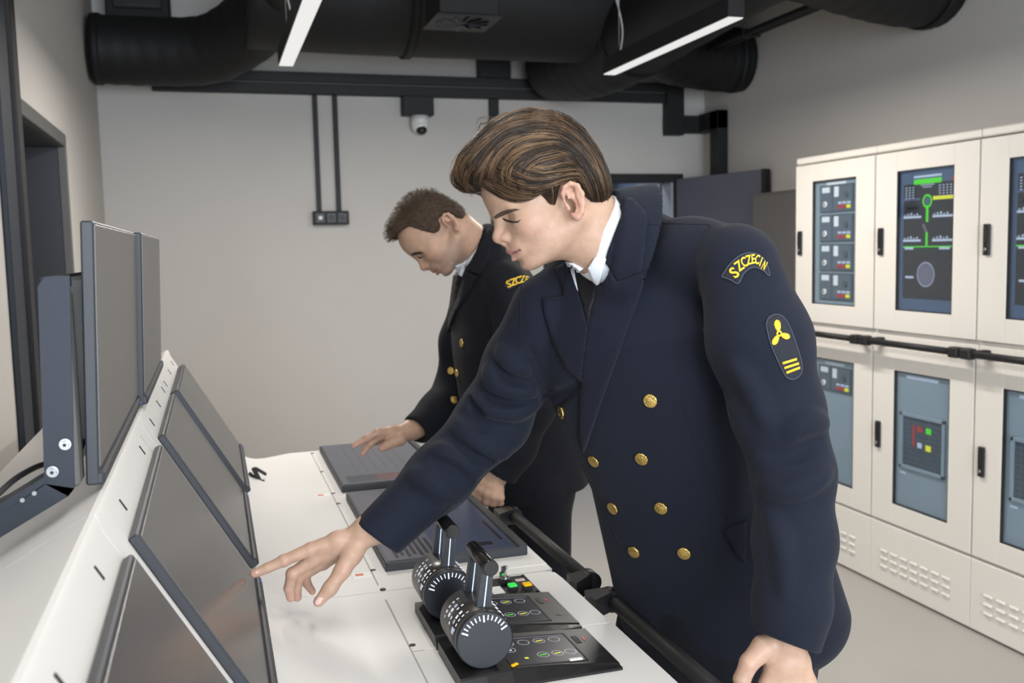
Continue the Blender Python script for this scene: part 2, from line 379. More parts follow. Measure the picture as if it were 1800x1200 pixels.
# pipes along the right
for i, (x, z, r) in enumerate(((2.80, 2.615, 0.017), (2.86, 2.62, 0.017))):
    t = empty('conduit_pipe', (x, 2, z), ('left' if i == 0 else 'right') + ' of the two thin black pipes running under the ceiling to the right', 'pipe')
    mb = MB(); mb.tube([(x, 1.5, z), (x, 5.35, z)], r, M_BLACK, 10); mb.build('pipe', t)
    for y in (2.6, 3.3, 4.0, 4.7):
        mb = MB(); mb.box((x - 0.025, y - 0.012, z - 0.022), (x + 0.025, y + 0.012, z + 0.022), M_BLACK, 0.003); mb.build('clamp', t)

# ------------------------------------------------------------------ linear lamps
def lamp(x, y0, y1, z, label):
    t = empty('linear_lamp', (x, (y0 + y1) / 2, z), label, 'lamp', 'suspended linear lamps')
    mb = MB(); mb.box((x - 0.033, y0, z), (x + 0.033, y1, z + 0.07), M_BLACK, 0.002); mb.build('housing', t)
    mb = MB(); mb.box((x - 0.0295, y0 + 0.004, z - 0.004), (x + 0.0295, y1 - 0.004, z + 0.002), M_LED, 0.0015); mb.build('diffuser', t)
    for y in (y0 + 0.06, y1 - 0.12):
        mb = MB(); mb.tube([(x, y, z + 0.07), (x, y, ZC)], 0.0022, M_STEEL, 6); mb.build('suspension_wire', t)
    mb = MB(); mb.tube(spline([(x + 0.012, y1 - 0.1, z + 0.07), (x + 0.02, y1 - 0.11, z + 0.2), (x - 0.03, y1 - 0.1, z + 0.45), (x, y1 - 0.1, ZC)], 6), 0.0035, M_CABLEW, 6); mb.build('power_cable', t)
lamp(0.35, 2.95, 4.34, 2.30, 'slim linear lamp hanging at the left, cut by the picture top')
lamp(1.832, 3.14, 4.296, 2.30, 'slim linear lamp hanging at the right, seen whole')

# ------------------------------------------------------------------ trunking, conduits, sockets, camera on the far wall
yw = YF
t = empty('cable_trunking', (1.3, yw, 2.46), 'long black cable trunking across the far wall', 'trunking')
mb = MB(); mb.box((-0.262, yw - 0.06, 2.405), (2.845, yw - 0.001, 2.462), M_BLACK, 0.003); mb.build('lower_channel', t)
mb = MB(); mb.box((-0.1, yw - 0.07, 2.47), (2.845, yw - 0.001, 2.525), M_BLACK, 0.003); mb.build('upper_channel', t)
mb = MB(); mb.box((-0.1, yw - 0.05, 2.462), (2.845, yw - 0.001, 2.47), M_CASING); mb.build('lip', t)
mb = MB(); mb.box((1.60, yw - 0.08, 2.525), (1.80, yw - 0.001, 2.70), M_BLACK, 0.004); mb.build('riser_box', t)
t = empty('cable_trunking', (3.0, yw, 2.2), 'black trunking stepping down round the right-hand room corner behind the open door', 'trunking')
mb = MB(); mb.box((2.847, yw - 0.075, 2.20), (2.968, yw - 0.001, 2.53), M_BLACK, 0.003); mb.build('drop_channel', t)
mb = MB(); mb.box((2.845, yw - 0.07, 2.215), (3.148, yw - 0.001, 2.325), M_BLACK, 0.003); mb.build('corner_channel', t)
mb = MB(); mb.box((3.075, 5.50, 2.215), (3.149, yw - 0.07, 2.33), M_BLACK, 0.003).box((3.075, 5.50, 0.0), (3.149, 5.60, 2.33), M_BLACK, 0.003); mb.build('side_channel', t)
mb = MB(); mb.box((1.672, yw - 0.03, 0.0), (1.732, yw - 0.001, 2.405), M_BLACK, 0.002)
tag(mb.build('cable_channel'), 'wide black vertical cable channel on the far wall behind the nearer man', 'trunking')
for i, (x, s) in enumerate(((0.622, 'left'), (0.737, 'right'))):
    mb = MB(); mb.box((x - 0.014, yw - 0.022, 1.735), (x + 0.014, yw - 0.001, 2.405), M_BLACK, 0.002)
    tag(mb.build('conduit'), s + ' of the two thin black conduits dropping to the wall socket', 'conduit', 'socket conduits')
t = empty('wall_socket', (0.685, yw, 1.7), 'black triple wall socket box at the foot of the two conduits', 'socket')
mb = MB(); mb.box((0.582, yw - 0.05, 1.657), (0.79, yw - 0.001, 1.737), M_BLACK, 0.004); mb.build('housing', t)
for k in range(3):
    x = 0.622 + k * 0.064
    mb = MB(); mb.box((x - 0.027, yw - 0.056, 1.668), (x + 0.027, yw - 0.05, 1.726), M_PLASTIC, 0.004)
    mb.tube([(x, yw - 0.0565, 1.697), (x, yw - 0.058, 1.697)], 0.019, M_FRAME, 20)
    so = mb.build('socket_plate', t)
mb = MB(); mb.box((0.612, yw - 0.06, 1.687), (0.634, yw - 0.055, 1.708), M_PAPER, 0.002); mb.build('indicator', t)
t = empty('dome_camera', (1.22, yw, 2.25), 'white dome security camera under a black box on the far wall', 'camera')
mb = MB(); mb.box((1.127, yw - 0.09, 2.292), (1.312, yw - 0.001, 2.404), M_BLACK, 0.004); mb.build('mount_box', t)
m_w = mat('white_plastic', (0.72, 0.72, 0.7), 0.35)
mb = MB(); mb.tube([(1.23, yw - 0.06, 2.292), (1.23, yw - 0.06, 2.235)], [0.052, 0.054], m_w, 24).sphere((1.23, yw - 0.06, 2.235), 0.054, m_w, 24, (1, 1, 0.9)); mb.build('camera_body', t)
mb = MB(); mb.sphere((1.232, yw - 0.088, 2.205), 0.033, M_PLASTIC, 20, (1, 1, 0.85)); mb.build('lens', t)

# ------------------------------------------------------------------ cream switchboard cabinets along the right wall
CX = 2.707
def flat(mb, y0, y1, z0, z1, m, t=0.0012, x=None):
    """a flat printed or lit rectangle on a cabinet front, y running away from the camera"""
    x = CX if x is None else x
    mb.box((x - t, y0, z0), (x, y1, z1), m)
def ring(mb, c, ax, ay, r0, r1, m, n=24, a0=0, a1=2 * math.pi, lift=None):
    f0 = len(mb.bm.faces); full = abs(a1 - a0 - 2 * math.pi) < 1e-6
    k = n if full else n + 1
    A = [mb.bm.verts.new(Vector(c + (ax * math.cos(a0 + (a1 - a0) * i / n) + ay * math.sin(a0 + (a1 - a0) * i / n)) * r0)) for i in range(k)]
    Bv = [mb.bm.verts.new(Vector(c + (ax * math.cos(a0 + (a1 - a0) * i / n) + ay * math.sin(a0 + (a1 - a0) * i / n)) * r1)) for i in range(k)]
    for i in range(n):
        j = (i + 1) % k; mb.bm.faces.new((A[i], A[j], Bv[j], Bv[i]))
    mb._fin(f0, m)
def control_module(y0, z0, wd, ht, parent, x):
    mb = MB(); yf = y0 + wd
    mb.box((x - 0.006, y0, z0), (x, yf, z0 + ht), M_MODULE, 0.001)
    mb.box((x - 0.007, yf - wd * 0.37, z0 + ht * 0.03), (x - 0.006, yf - wd * 0.02, z0 + ht * 0.97), M_MODULE2)
    mb.box((x - 0.0075, yf - wd * 0.31, z0 + ht * 0.72), (x - 0.006, yf - wd * 0.08, z0 + ht * 0.92), M_PAPER)
    mb.tube([(x - 0.006, yf - wd * 0.19, z0 + ht * 0.3), (x - 0.013, yf - wd * 0.19, z0 + ht * 0.3)], 0.013, M_PAPER, 14)
    mb.box((x - 0.015, yf - wd * 0.2, z0 + ht * 0.24), (x - 0.012, yf - wd * 0.17, z0 + ht * 0.36), M_MODULE)
    mb.box((x - 0.0072, y0 + wd * 0.04, z0 + ht * 0.06), (x - 0.006, yf - wd * 0.42, z0 + ht * 0.94), M_MODULE2)
    mb.box((x - 0.0082, yf - wd * 0.58, z0 + ht * 0.55), (x - 0.007, yf - wd * 0.45, z0 + ht * 0.92), M_PAPER)
    mb.tube([(x - 0.007, y0 + wd * 0.2, z0 + ht * 0.62), (x - 0.012, y0 + wd * 0.2, z0 + ht * 0.62)], 0.015, M_MODULE, 14)
    for k, m in enumerate((M_LYEL, M_LRED, M_LRED)):
        mb.box((x - 0.011, y0 + wd * (0.07 + 0.13 * k), z0 + ht * 0.12), (x - 0.007, y0 + wd * (0.17 + 0.13 * k), z0 + ht * 0.24), m if k != 1 else M_LRED)
        mb.box((x - 0.0082, y0 + wd * (0.07 + 0.13 * k), z0 + ht * 0.28), (x - 0.007, y0 + wd * (0.17 + 0.13 * k), z0 + ht * 0.36), M_LWHITE)
    return mb.build('control_module', parent)
def cabinet(y1, kind, label):
    y0 = y1 - 0.586
    t = empty('switchboard_cabinet', (CX + 0.2, (y0 + y1) / 2, 0), label, 'cabinet', 'cream switchboard cabinets on the right')
    mb = MB()
    mb.box((CX + 0.02, y0, 0.0), (XR - 0.02, y1 - 0.0005, 1.085), M_CAB, 0.002)
    mb.box((CX + 0.02, y0, 1.085), (XR - 0.02, y1 - 0.0005, 1.86), M_CAB, 0.002)
    mb.box((CX + 0.004, y0, 1.862), (XR - 0.02, y1 - 0.0005, 1.893), M_CAB, 0.005)
    mb.box((CX + 0.014, y0, 1.055), (CX + 0.03, y1 - 0.0005, 1.10), M_CAB, 0.004)
    mb.build('body', t)
    mb = MB(); mb.box((CX, y0 + 0.0005, 0.012), (CX + 0.02, y1 - 0.001, 0.285), M_CAB, 0.002); pl = mb.build('plinth_panel', t)
    proto = None
    for r in range(3):
        for k in range(7):
            yy = y0 + 0.103 + k * 0.0615; zz = 0.09 + r * 0.034
            if proto is None:
                mb = MB(); mb.box((CX - 0.009, yy, zz), (CX + 0.001, yy + 0.043, zz + 0.013), M_CAB, 0.0045); proto = mb.build('louver', pl); base = (yy, zz)
            else:
                d = proto.copy(); COL.objects.link(d); d.parent = pl
                d.location = proto.location + Vector((0, yy - base[0], zz - base[1]))
    for lvl, (za, zb, w0, w1, hz) in enumerate(((1.118, 1.855, 1.205, 1.775, 1.49), (0.298, 1.045, 0.384, 0.954, 0.667))):
        d0, d1 = y0 + 0.004, y1 - 0.004; a, b = y1 - 0.458, y1 - 0.136     # window opening
        mb = MB()
        for lo, hi in (((CX, d0, za), (CX + 0.018, a, zb)), ((CX, b, za), (CX + 0.018, d1, zb)), ((CX, a, za), (CX + 0.018, b, w0)), ((CX, a, w1), (CX + 0.018, b, zb))):
            mb.box(lo, hi, M_CAB, 0.0015)
        dn = mb.build('upper_door' if lvl == 0 else 'lower_door', t)
        mb = MB()
        g = 0.004
        for lo, hi in (((CX + 0.002, a, w0), (CX + 0.017, a + g, w1)), ((CX + 0.002, b - g, w0), (CX + 0.017, b, w1)), ((CX + 0.002, a, w0), (CX + 0.017, b, w0 + g)), ((CX + 0.002, a, w1 - g), (CX + 0.017, b, w1))):
            mb.box(lo, hi, M_BLACK)
        mb.build('window_seal', dn)
        mb = MB(); mb.box((CX + 0.003, a + g, w0 + g), (CX + 0.005, b - g, w1 - g), M_GLASSD); mb.build('window_glass', dn)
        hy = y1 - 0.047
        mb = MB(); mb.box((CX - 0.012, hy - 0.014, hz - 0.057), (CX + 0.001, hy + 0.014, hz + 0.057), M_PLASTIC, 0.003)
        mb.box((CX - 0.016, hy - 0.009, hz - 0.012), (CX - 0.012, hy + 0.009, hz + 0.046), M_BLACK, 0.002)
        mb.tube([(CX - 0.012, hy, hz - 0.035), (CX - 0.017, hy, hz - 0.035)], 0.0075, M_STEEL, 14)
        mb.build('latch_handle', dn)
        x = CX + 0.0165; wd, ht = b - a, w1 - w0
        mb = MB(); blue = kind == 0 or lvl == 1
        mb.box((x, a + 0.002, w0 + 0.002), (x + 0.003, b - 0.002, w1 - 0.002), M_PANELBL if blue else M_LCDBL)
        pn = mb.build('control_panel' if blue else 'display', t)
        if kind == 0 and lvl == 0:
            for q in range(4): control_module(a + 0.03, w0 + 0.022 + q * 0.1335, wd - 0.075, 0.124, pn, x)
            mb = MB(); mb.box((x - 0.001, a + 0.09, w1 - 0.026), (x, b - 0.09, w1 - 0.012), M_PAPER); mb.build('title_strip', pn)
        elif kind == 0:
            control_module(a + 0.03, w1 - 0.15, wd - 0.075, 0.118, pn, x)
            mb = MB(); mb.box((x - 0.001, a + 0.09, w1 - 0.026), (x, b - 0.09, w1 - 0.016), M_PAPER); mb.build('title_strip', pn)
        elif lvl == 0:
            # mimic diagram; u = 0 left (far) .. 1 right (near), v = 0 bottom .. 1 top
            def R(u0, u1, v0, v1, m, k=1):
                mb.box((x - 0.0006 * k, b - u1 * wd, w0 + v0 * ht), (x, b - u0 * wd, w0 + v1 * ht), m)
            mb = MB(); R(0.08, 0.94, 0.09, 0.9, M_LCD, 1); R(0.08, 0.94, 0.065, 0.085, M_LCDBL, 2); mb.build('screen_field', pn)
            mb = MB()
            if kind == 1:
                R(0.26, 0.74, 0.895, 0.93, M_LGREEN, 2); R(0.26, 0.74, 0.94, 0.955, M_LWHITE, 2); R(0.91, 0.95, 0.9, 0.93, M_LRED, 2)
            else: R(0.2, 0.8, 0.93, 0.955, M_LCDBL, 2)
            mb.build('status_bar', pn)
            mb = MB()
            for (u0, u1, v) in ((0.08, 0.4, 0.66), (0.6, 0.94, 0.66), (0.08, 0.4, 0.495), (0.6, 0.94, 0.495)):
                R(u0, u1, v, v + 0.016, M_LWHITE, 2)
                for q in range(5): R(u0 + 0.02 + q * 0.055, u0 + 0.045 + q * 0.055, v + 0.02, v + 0.027 + 0.012 * ((q * 7 + 3) % 3) / 2, M_LWHITE, 2)
            for u0, u1 in ((0.11, 0.27), (0.72, 0.9)): R(u0, u1, 0.44, 0.455, M_LWHITE, 2)
            R(0.13, 0.28, 0.235, 0.25, M_LWHITE, 2)
            for q in range(5):
                for (ua, n_) in ((0.11, 3), (0.7, 4)):
                    for k in range(n_): R(ua + k * 0.062, ua + 0.03 + k * 0.062, 0.80 + q * 0.018, 0.807 + q * 0.018, M_LWHITE, 2)
            R(0.38, 0.62, 0.885, 0.89, M_LWHITE, 2); R(0.42, 0.58, 0.87, 0.875, M_LWHITE, 2)
            mb.build('readouts', pn)
            mb = MB(); AY, AZ = V3(0, -1, 0), V3(0, 0, 1)
            P = lambda u, v: V3(x - 0.0016, b - u * wd, w0 + v * ht)
            R(0.485, 0.525, 0.63, 0.745, M_LGREEN, 2); R(0.485, 0.52, 0.465, 0.56, M_LGREEN, 2); R(0.08, 0.94, 0.455, 0.463, M_LGREEN, 3)
            ring(mb, P(0.505, 0.775), AY, AZ, 0.019, 0.027, M_LGREEN); ring(mb, P(0.505, 0.775), AY, AZ, 0.0, 0.015, M_LCDBL)
            mb.prism([P(0.42, 0.615), P(0.46, 0.615), P(0.52, 0.56), P(0.48, 0.56)], (-0.0004, 0, 0), M_LGREY)
            if kind == 1: R(0.6, 0.94, 0.78, 0.805, M_LYEL, 2)
            R(0.08, 0.38, 0.785, 0.8, M_LCDBL, 2); R(0.14, 0.36, 0.72, 0.74, M_UI2, 2)
            mb.build('mimic_lines', pn)
            mb = MB(); ring(mb, P(0.5, 0.265), AY, AZ, 0.0, 0.052, M_LGREY, 32); ring(mb, P(0.5, 0.265) - V3(0.0004, 0, 0), AY, AZ, 0.036, 0.039, M_LCDBL, 32)
            ring(mb, P(0.5, 0.265) - V3(0.0004, 0, 0), AY, AZ, 0.046, 0.048, M_LWHITE, 32)
            mb.build('dial_graphic', pn)
        else:
            f0y, f1y, f0z, f1z = a + 0.032, b - 0.032, w0 + 0.165, w0 + 0.40
            mb = MB()
            for lo, hi in (((x - 0.01, f0y, f0z), (x, f0y + 0.015, f1z)), ((x - 0.01, f1y - 0.015, f0z), (x, f1y, f1z)), ((x - 0.01, f0y, f0z), (x, f1y, f0z + 0.015)), ((x - 0.01, f0y, f1z - 0.015), (x, f1y, f1z))):
                mb.box(lo, hi, M_PANELBL, 0.002)
            mb.build('inset_frame', pn)
            mb = MB(); mb.box((x - 0.002, f0y + 0.015, f0z + 0.015), (x, f1y - 0.015, f1z - 0.015), M_MODULE)
            iw = f1y - f0y - 0.03
            for q in range(9): mb.box((x - 0.0028, f0y + 0.018, f0z + 0.03 + q * 0.021), (x - 0.002, f1y - 0.018, f0z + 0.033 + q * 0.021), M_MODULE2)
            for q in range(4): mb.box((x - 0.003, f0y + 0.03 + q * 0.06, f0z + 0.02), (x - 0.002, f0y + 0.034 + q * 0.06, f1z - 0.02), M_MODULE2)
            mb.build('inset_panel', pn)
            for (du, dv, sx_, sz_, m) in ((0.10, 0.165, 0.03, 0.024, M_LRED), (0.15, 0.165, 0.03, 0.024, M_LGREEN), (0.10, 0.10, 0.026, 0.022, M_LWHITE), (0.15, 0.095, 0.03, 0.024, M_LYEL), (0.065, 0.10, 0.012, 0.09, M_LRED)):
                if kind == 2 and m is not M_LRED: continue
                mb = MB(); yc = f1y - 0.015 - du; mb.box((x - 0.005, yc - sx_ / 2, f0z + dv), (x - 0.003, yc + sx_ / 2, f0z + dv + sz_), m, 0.001); mb.build('push_button', pn)
            mb = MB(); mb.box((x - 0.001, a + 0.08, w1 - 0.028), (x, b - 0.06, w1 - 0.016), M_LWHITE).box((x - 0.001, b - 0.065, w0 + 0.14), (x, b - 0.03, w0 + 0.147), M_LWHITE); mb.build('title_strip', pn)
    # black guard rail between the doors
    z = 1.073; xr = CX - 0.062
    rl = None
    mb = MB(); mb.tube([(xr, y0 + 0.05, z), (xr, y1 - 0.05, z)], 0.0135, M_BLACK, 14); rl = mb.build('guard_rail', t)
    for yy, s in ((y0 + 0.045, 1), (y1 - 0.045, -1)):
        mb = MB(); mb.box((xr - 0.02, yy - 0.041 * (s > 0) - 0.012 * (s < 0), z - 0.02), (xr + 0.02, yy + 0.012 * (s > 0) + 0.043 * (s < 0), z + 0.02), M_BLACK, 0.006)
        mb.box((xr, yy - 0.016, z - 0.012), (CX + 0.016, yy + 0.016, z + 0.012), M_BLACK, 0.003); mb.build('rail_bracket', rl)
    return t
cabinet(4.09, 0, 'cream cabinet with four stacked dark control modules, leftmost of the row')
cabinet(3.503, 1, 'middle cream cabinet with green and yellow bars on its screen')
cabinet(2.916, 2, 'cream cabinet cut by the right picture edge')
# ================================================================== the control console
TH = math.radians(60); SU, SN = V3(-math.cos(TH), 0, math.sin(TH)), V3(math.sin(TH), 0, math.cos(TH))
def slope(s, y, lift=0.0): return V3(0.09, y, 0.85) + SU * s + SN * (lift - 0.012)     # lift above the panel skin
ZD = 0.85
def profile():
    p0, p2 = slope(0.075, 0), V3(0.215, 0, ZD)
    fil = bez((p0[0], p0[2]), (0.086, ZD + 0.004), (p2[0], p2[2]), 12)
    rt = slope(0.418, 0); rg = V3(-0.133, 0, 1.224)
    top = bez((rt[0], rt[2]), (rg[0] + 0.002, rg[2] + 0.006), (rg[0] - 0.014, rg[2] - 0.006), 5)
    pts = [(-0.47, 0.06), (-0.47, 1.03), *[tuple(q) for q in top[::-1]], *[tuple(q) for q in fil]]
    pts += [(x, ZD) for x in (0.26, 0.36, 0.46, 0.56, 0.60)]
    pts += [tuple(q) for q in bez((0.622, ZD), (0.638, ZD), (0.638, ZD - 0.018), 5)] + [(0.638, 0.805), (0.60, 0.79), (0.50, 0.775), (0.44, 0.70), (0.40, 0.06)]
    return pts
PROF = profile()
def console(y0, y1, label, far_end=False, near_round=0.0, far_round=0.0):
    t = empty('control_console', (0.1, (y0 + y1) / 2, 0), label, 'console', 'white control console sections')
    def ya(x, z):
        d = 0.0
        if near_round and x > 0.638 - near_round and z > 0.7: q = (x - (0.638 - near_round)) / near_round; d = near_round * (1 - math.sqrt(max(0, 1 - q * q)))
        return y0 + d
    def yb(x, z):
        if far_end:
            q = min(max((x - 0.075) / 0.17, 0), 1); return y1 + 0.17 * (math.sin(q * math.pi / 2) ** 1.3) * (1 if z > 0.7 else 0)
        if far_round and x > 0.638 - far_round and z > 0.7: q = (x - (0.638 - far_round)) / far_round; return y1 - far_round * (1 - math.sqrt(max(0, 1 - q * q)))
        return y1
    # extra points towards the rounded corner
    P = []
    for a, b in zip(PROF, PROF[1:] + PROF[:1]):
        P.append(a)
        if abs(a[1] - ZD) < 1e-6 and 0.59 < a[0] < 0.61: P += [(x, ZD) for x in (0.607, 0.612, 0.617)]
    mb = MB(); bm = mb.bm
    A = [bm.verts.new((x, ya(x, z), z)) for x, z in P]; Bv = [bm.verts.new((x, yb(x, z), z)) for x, z in P]; n = len(P)
    for k in range(n):
        f = bm.faces.new((A[k], A[(k + 1) % n], Bv[(k + 1) % n], Bv[k])); f.smooth = True
    bm.faces.new(A[::-1]); bm.faces.new(Bv)
    mb._fin(0, M_WHITE)
    bmesh.ops.recalc_face_normals(bm, faces=bm.faces[:]); bm.normal_update()
    es = [e for e in bm.edges if len(e.link_faces) == 2 and e.calc_face_angle(0) > 0.6]
    for e in es: e.smooth = False
    mb.build('housing', t)
    mb = MB(); mb.box((-0.44, y0 + 0.02, 0), (0.37, y1 - 0.02, 0.062), M_BLACK); mb.build('plinth', t)
    return t
CFAR = console(1.797, 3.02, 'far section of the white console, with two slanted screens side by side', far_end=True, near_round=0.035)
CMID = console(1.1205, 1.7945, 'middle section of the white console, under the pointing hand and two levers', far_round=0.035)
CNEAR = console(0.35, 1.118, 'nearest section of the white console, cut by the lower picture edge')
def capm(c, r, parent, m=M_BLACK):
    mb = MB(); mb.tube([c - V3(0, 0, 0.001), c + V3(0, 0, 0.0012)], [r, r * 0.9], m, 14); return mb.build('screw_cap', parent)
for (px_, py_), par in (((549.6, 796.7), CFAR), ((566, 828.7), CFAR), ((586, 867), CFAR), ((595, 885), CFAR), ((656, 1002), CFAR), ((673, 1035.5), CFAR), ((725, 1134), CMID)):
    capm(on_z(px_, py_, ZD + 0.001), 0.006, par)
# inlaid desk plates with a shadow gap round them
def plate(parent, x0, x1, y0, y1, name='desk_plate'):
    mb = MB(); mb.box((x0, y0, ZD - 0.004), (x1, y1, ZD + 0.0014), M_WHITE, 0.0008); return mb.build(name, parent)
plate(CFAR, 0.281, 0.632, 2.57, 3.165); plate(CFAR, 0.281, 0.630, 1.835, 2.567)
plate(CMID, 0.281, 0.630, 1.50, 1.75); plate(CMID, 0.281, 0.632, 1.13, 1.497)
mb = MB(); mb.box((0.2792, 1.83, ZD - 0.003), (0.2805, 3.16, ZD + 0.0006), M_SEAM); mb.build('joint', CFAR)
mb = MB(); mb.box((0.2792, 1.13, ZD - 0.003), (0.2805, 1.75, ZD + 0.0006), M_SEAM); mb.build('joint', CMID)
mb = MB(); mb.box((0.282, 1.4965, ZD), (0.30, 1.4985, ZD + 0.0016), M_SEAM); mb.build('joint', CMID)
# seams on the slanted skin
for par, ys in ((CFAR, (1.80, 2.41)), (CMID, (1.70,))):
    for y in ys:
        a, b = slope(0.085, y, 0.0004), slope(0.415, y, 0.0004); m_ = (a + b) / 2
        mb = MB(); mb.obox(m_, SU, V3(0, 1, 0), SN, 0.165, 0.0007, 0.0006, M_SEAM); mb.build('joint', par)
# small countersunk slots along the ridge and under the screens
def slot(y, s, par, ang=0.25):
    c = slope(s, y, 0.0005); u = _n(SU * math.cos(ang) + V3(0, 1, 0) * math.sin(ang) * 0); mb = MB()
    mb.obox(c, SU, V3(0, 1, 0), SN, 0.0085, 0.0026, 0.0008, M_BLACK, 0.0006); return mb.build('screw_slot', par)
for y in (1.905, 2.14, 2.36, 2.47, 2.72, 2.93): slot(y, 0.4, CFAR)
for y in (1.634, 1.278): slot(y, 0.4, CMID)
for y in (1.006, 0.75): slot(y, 0.4, CNEAR)
for px_, py_, par in ((453, 891, CFAR), (461, 945, CFAR), (477, 1033, CMID), (496, 1128, CMID)):
    c = on_z(px_, py_, 0.872); par = CFAR if c[1] > 1.796 else CMID
    mb = MB(); mb.obox(V3(c[0], c[1], 0.871), V3(0, 1, 0), _n(V3(-0.7, 0, 0.6)), _n(V3(0.6, 0, 0.7)), 0.009, 0.0022, 0.0015, M_BLACK); mb.build('screw_slot', par)
# name stickers
for px_, py_, par in ((567, 870.5, CFAR), (636, 1010.5, CFAR)):
    c = on_z(px_, py_, ZD + 0.0004); mb = MB()
    mb.box((c[0] - 0.019, c[1] - 0.013, ZD), (c[0] + 0.019, c[1] + 0.013, ZD + 0.0016), M_PAPER); st = mb.build('label_sticker', par)
    mb = MB(); mb.box((c[0] - 0.013, c[1] - 0.006, ZD + 0.0016), (c[0] + 0.003, c[1] + 0.006, ZD + 0.002), M_ORANGE); mb.build('printed_field', st)

# ------------------------------------------------------------------ screens
def screen(c, au, av, an, hu, hv, label, name, cat, group, thick=0.024, bez_lo=0.012, glass=M_SCREEN, chin=True, ui=None, bezel=0.006):
    """c: centre of the back face on its support; au along the width, av up the screen, an out of the screen"""
    t = empty(name, tuple(c), label, cat, group)
    mb = MB(); mb.obox(c + an * thick / 2, au, av, an, hu, hv, thick / 2, M_CHASSIS, 0.0022); mb.build('casing', t)
    mb = MB()
    mb.obox(c + an * (thick + 0.0002) + av * (bez_lo / 2), au, av, an, hu - bezel, hv - bezel - bez_lo / 2, 0.0012, glass, 0.0008); gp = mb.build('screen_panel', t)
    if chin:
        mb = MB(); mb.obox(c + an * (thick * 0.5 + 0.003) - av * (hv - bez_lo * 0.5), au, av, an, hu * 0.998, bez_lo * 0.5, thick * 0.5 + 0.003, M_CHASSIS, 0.003); mb.build('lower_bezel', t)
        mb = MB(); mb.obox(c + an * (thick + 0.0062) - av * (hv - bez_lo * 0.45) + au * (hu - 0.02), au, av, an, 0.0022, 0.0012, 0.0006, M_BLUELED); mb.build('power_light', t)
        mb = MB(); mb.obox(c + an * (thick + 0.0062) - av * (hv - bez_lo * 0.45), au, av, an, 0.008, 0.0016, 0.0003, M_CASING); mb.build('maker_badge', t)
    if ui:
        org = c + an * (thick + 0.0016)
        mbs = {}
        for (u0, u1, v0, v1, m) in ui:
            mbb = mbs.setdefault('x', MB())
            q = org + au * ((u0 + u1) / 2 - 0.5) * 2 * (hu - bezel) + av * ((v0 + v1) / 2 - 0.5) * 2 * (hv - bezel)
            mbb.obox(q, au, av, an, abs(u1 - u0) * (hu - bezel), abs(v1 - v0) * (hv - bezel), 0.0002 + 0.0001 * len(mbb.mats), m)
        for mbb in mbs.values(): mbb.build('screen_graphics', gp)
    return t
AY, SLS = V3(0, 1, 0), 'slanted touch screens on the console'
def slanted(y0, y1, label, ui=None, th=0.013):
    c = slope((0.072 + 0.378) / 2, (y0 + y1) / 2)
    return screen(c, AY, SU, SN, (y1 - y0) / 2, 0.153, label, 'touch_screen', 'screen', SLS, thick=th, bez_lo=0.016, ui=ui)
slanted(2.42, 2.985, 'farthest of the slanted touch screens on the console', th=0.021)
slanted(1.845, 2.39, 'second slanted touch screen from the far end of the console')
slanted(1.185, 1.747, 'slanted touch screen the nearer man points at')
slanted(0.545, 1.108, 'nearest slanted touch screen, cut by the lower picture edge')
UX, UY, UZ = V3(1, 0, 0), V3(0, 1, 0), V3(0, 0, 1)
r1 = random.Random(3)
ui1 = [(0.02, 0.98, 0.02, 0.98, M_UI3)]
ui1 += [(0.05 + 0.014 * k, 0.057 + 0.014 * k, 0.05 + 0.0 * k, 0.30 + 0.1 * r1.random(), M_UI2) for k in range(20)]
ui1 += [(0.06, 0.20, 0.45, 0.8, M_UIR)]
# au = Y (far), av = -X (towards the slope) : u runs away from the camera
def flat_screen(y0, y1, x0, x1, label, ui):
    c = V3((x0 + x1) / 2, (y0 + y1) / 2, ZD + 0.0012)
    return screen(c, UY, -UX, UZ, (y1 - y0) / 2, (x1 - x0) / 2, label, 'touch_screen', 'screen', 'flat touch screens on the desk', thick=0.019, bez_lo=0.020, ui=ui)
flat_screen(2.585, 3.155, 0.307, 0.612, 'flat touch screen at the far end of the desk, under the far man\'s open hand',
            [(0.0, 1.0, 0.06, 1.0, M_UI3), (0.03, 0.17, 0.40, 0.66, M_UIR)] + [(0.03, 0.17, 0.66 + 0.016 * k, 0.668 + 0.016 * k, M_UI2) for k in range(18)] +
            [(0.25, 0.9, 0.3 + 0.1 * k, 0.302 + 0.1 * k, M_UI2) for k in range(6)])
flat_screen(1.90, 2.505, 0.307, 0.610, 'flat touch screen with navy display on the desk beside the levers',
            [(0.0, 1.0, 0.06, 0.62, M_UI), (0.0, 1.0, 0.62, 1.0, M_UI3)] +
            [(0.02 + 0.02 * (k % 2), 0.22 + 0.05 * (k % 3), 0.64 + 0.045 * k, 0.665 + 0.045 * k, M_UI2) for k in range(7)] +
            [(0.3, 0.55, 0.70, 0.90, M_UI2), (0.10, 0.35, 0.10, 0.125, M_UI2), (0.42, 0.62, 0.40, 0.425, M_UI2), (0.05, 0.09, 0.2, 0.32, M_UI2), (0.65, 0.9, 0.2, 0.204, M_UI2), (0.55, 0.56, 0.2, 0.5, M_UI2), (0.2, 0.8, 0.5, 0.503, M_UI2), (0.04, 0.96, 0.08, 0.083, M_UI3)])
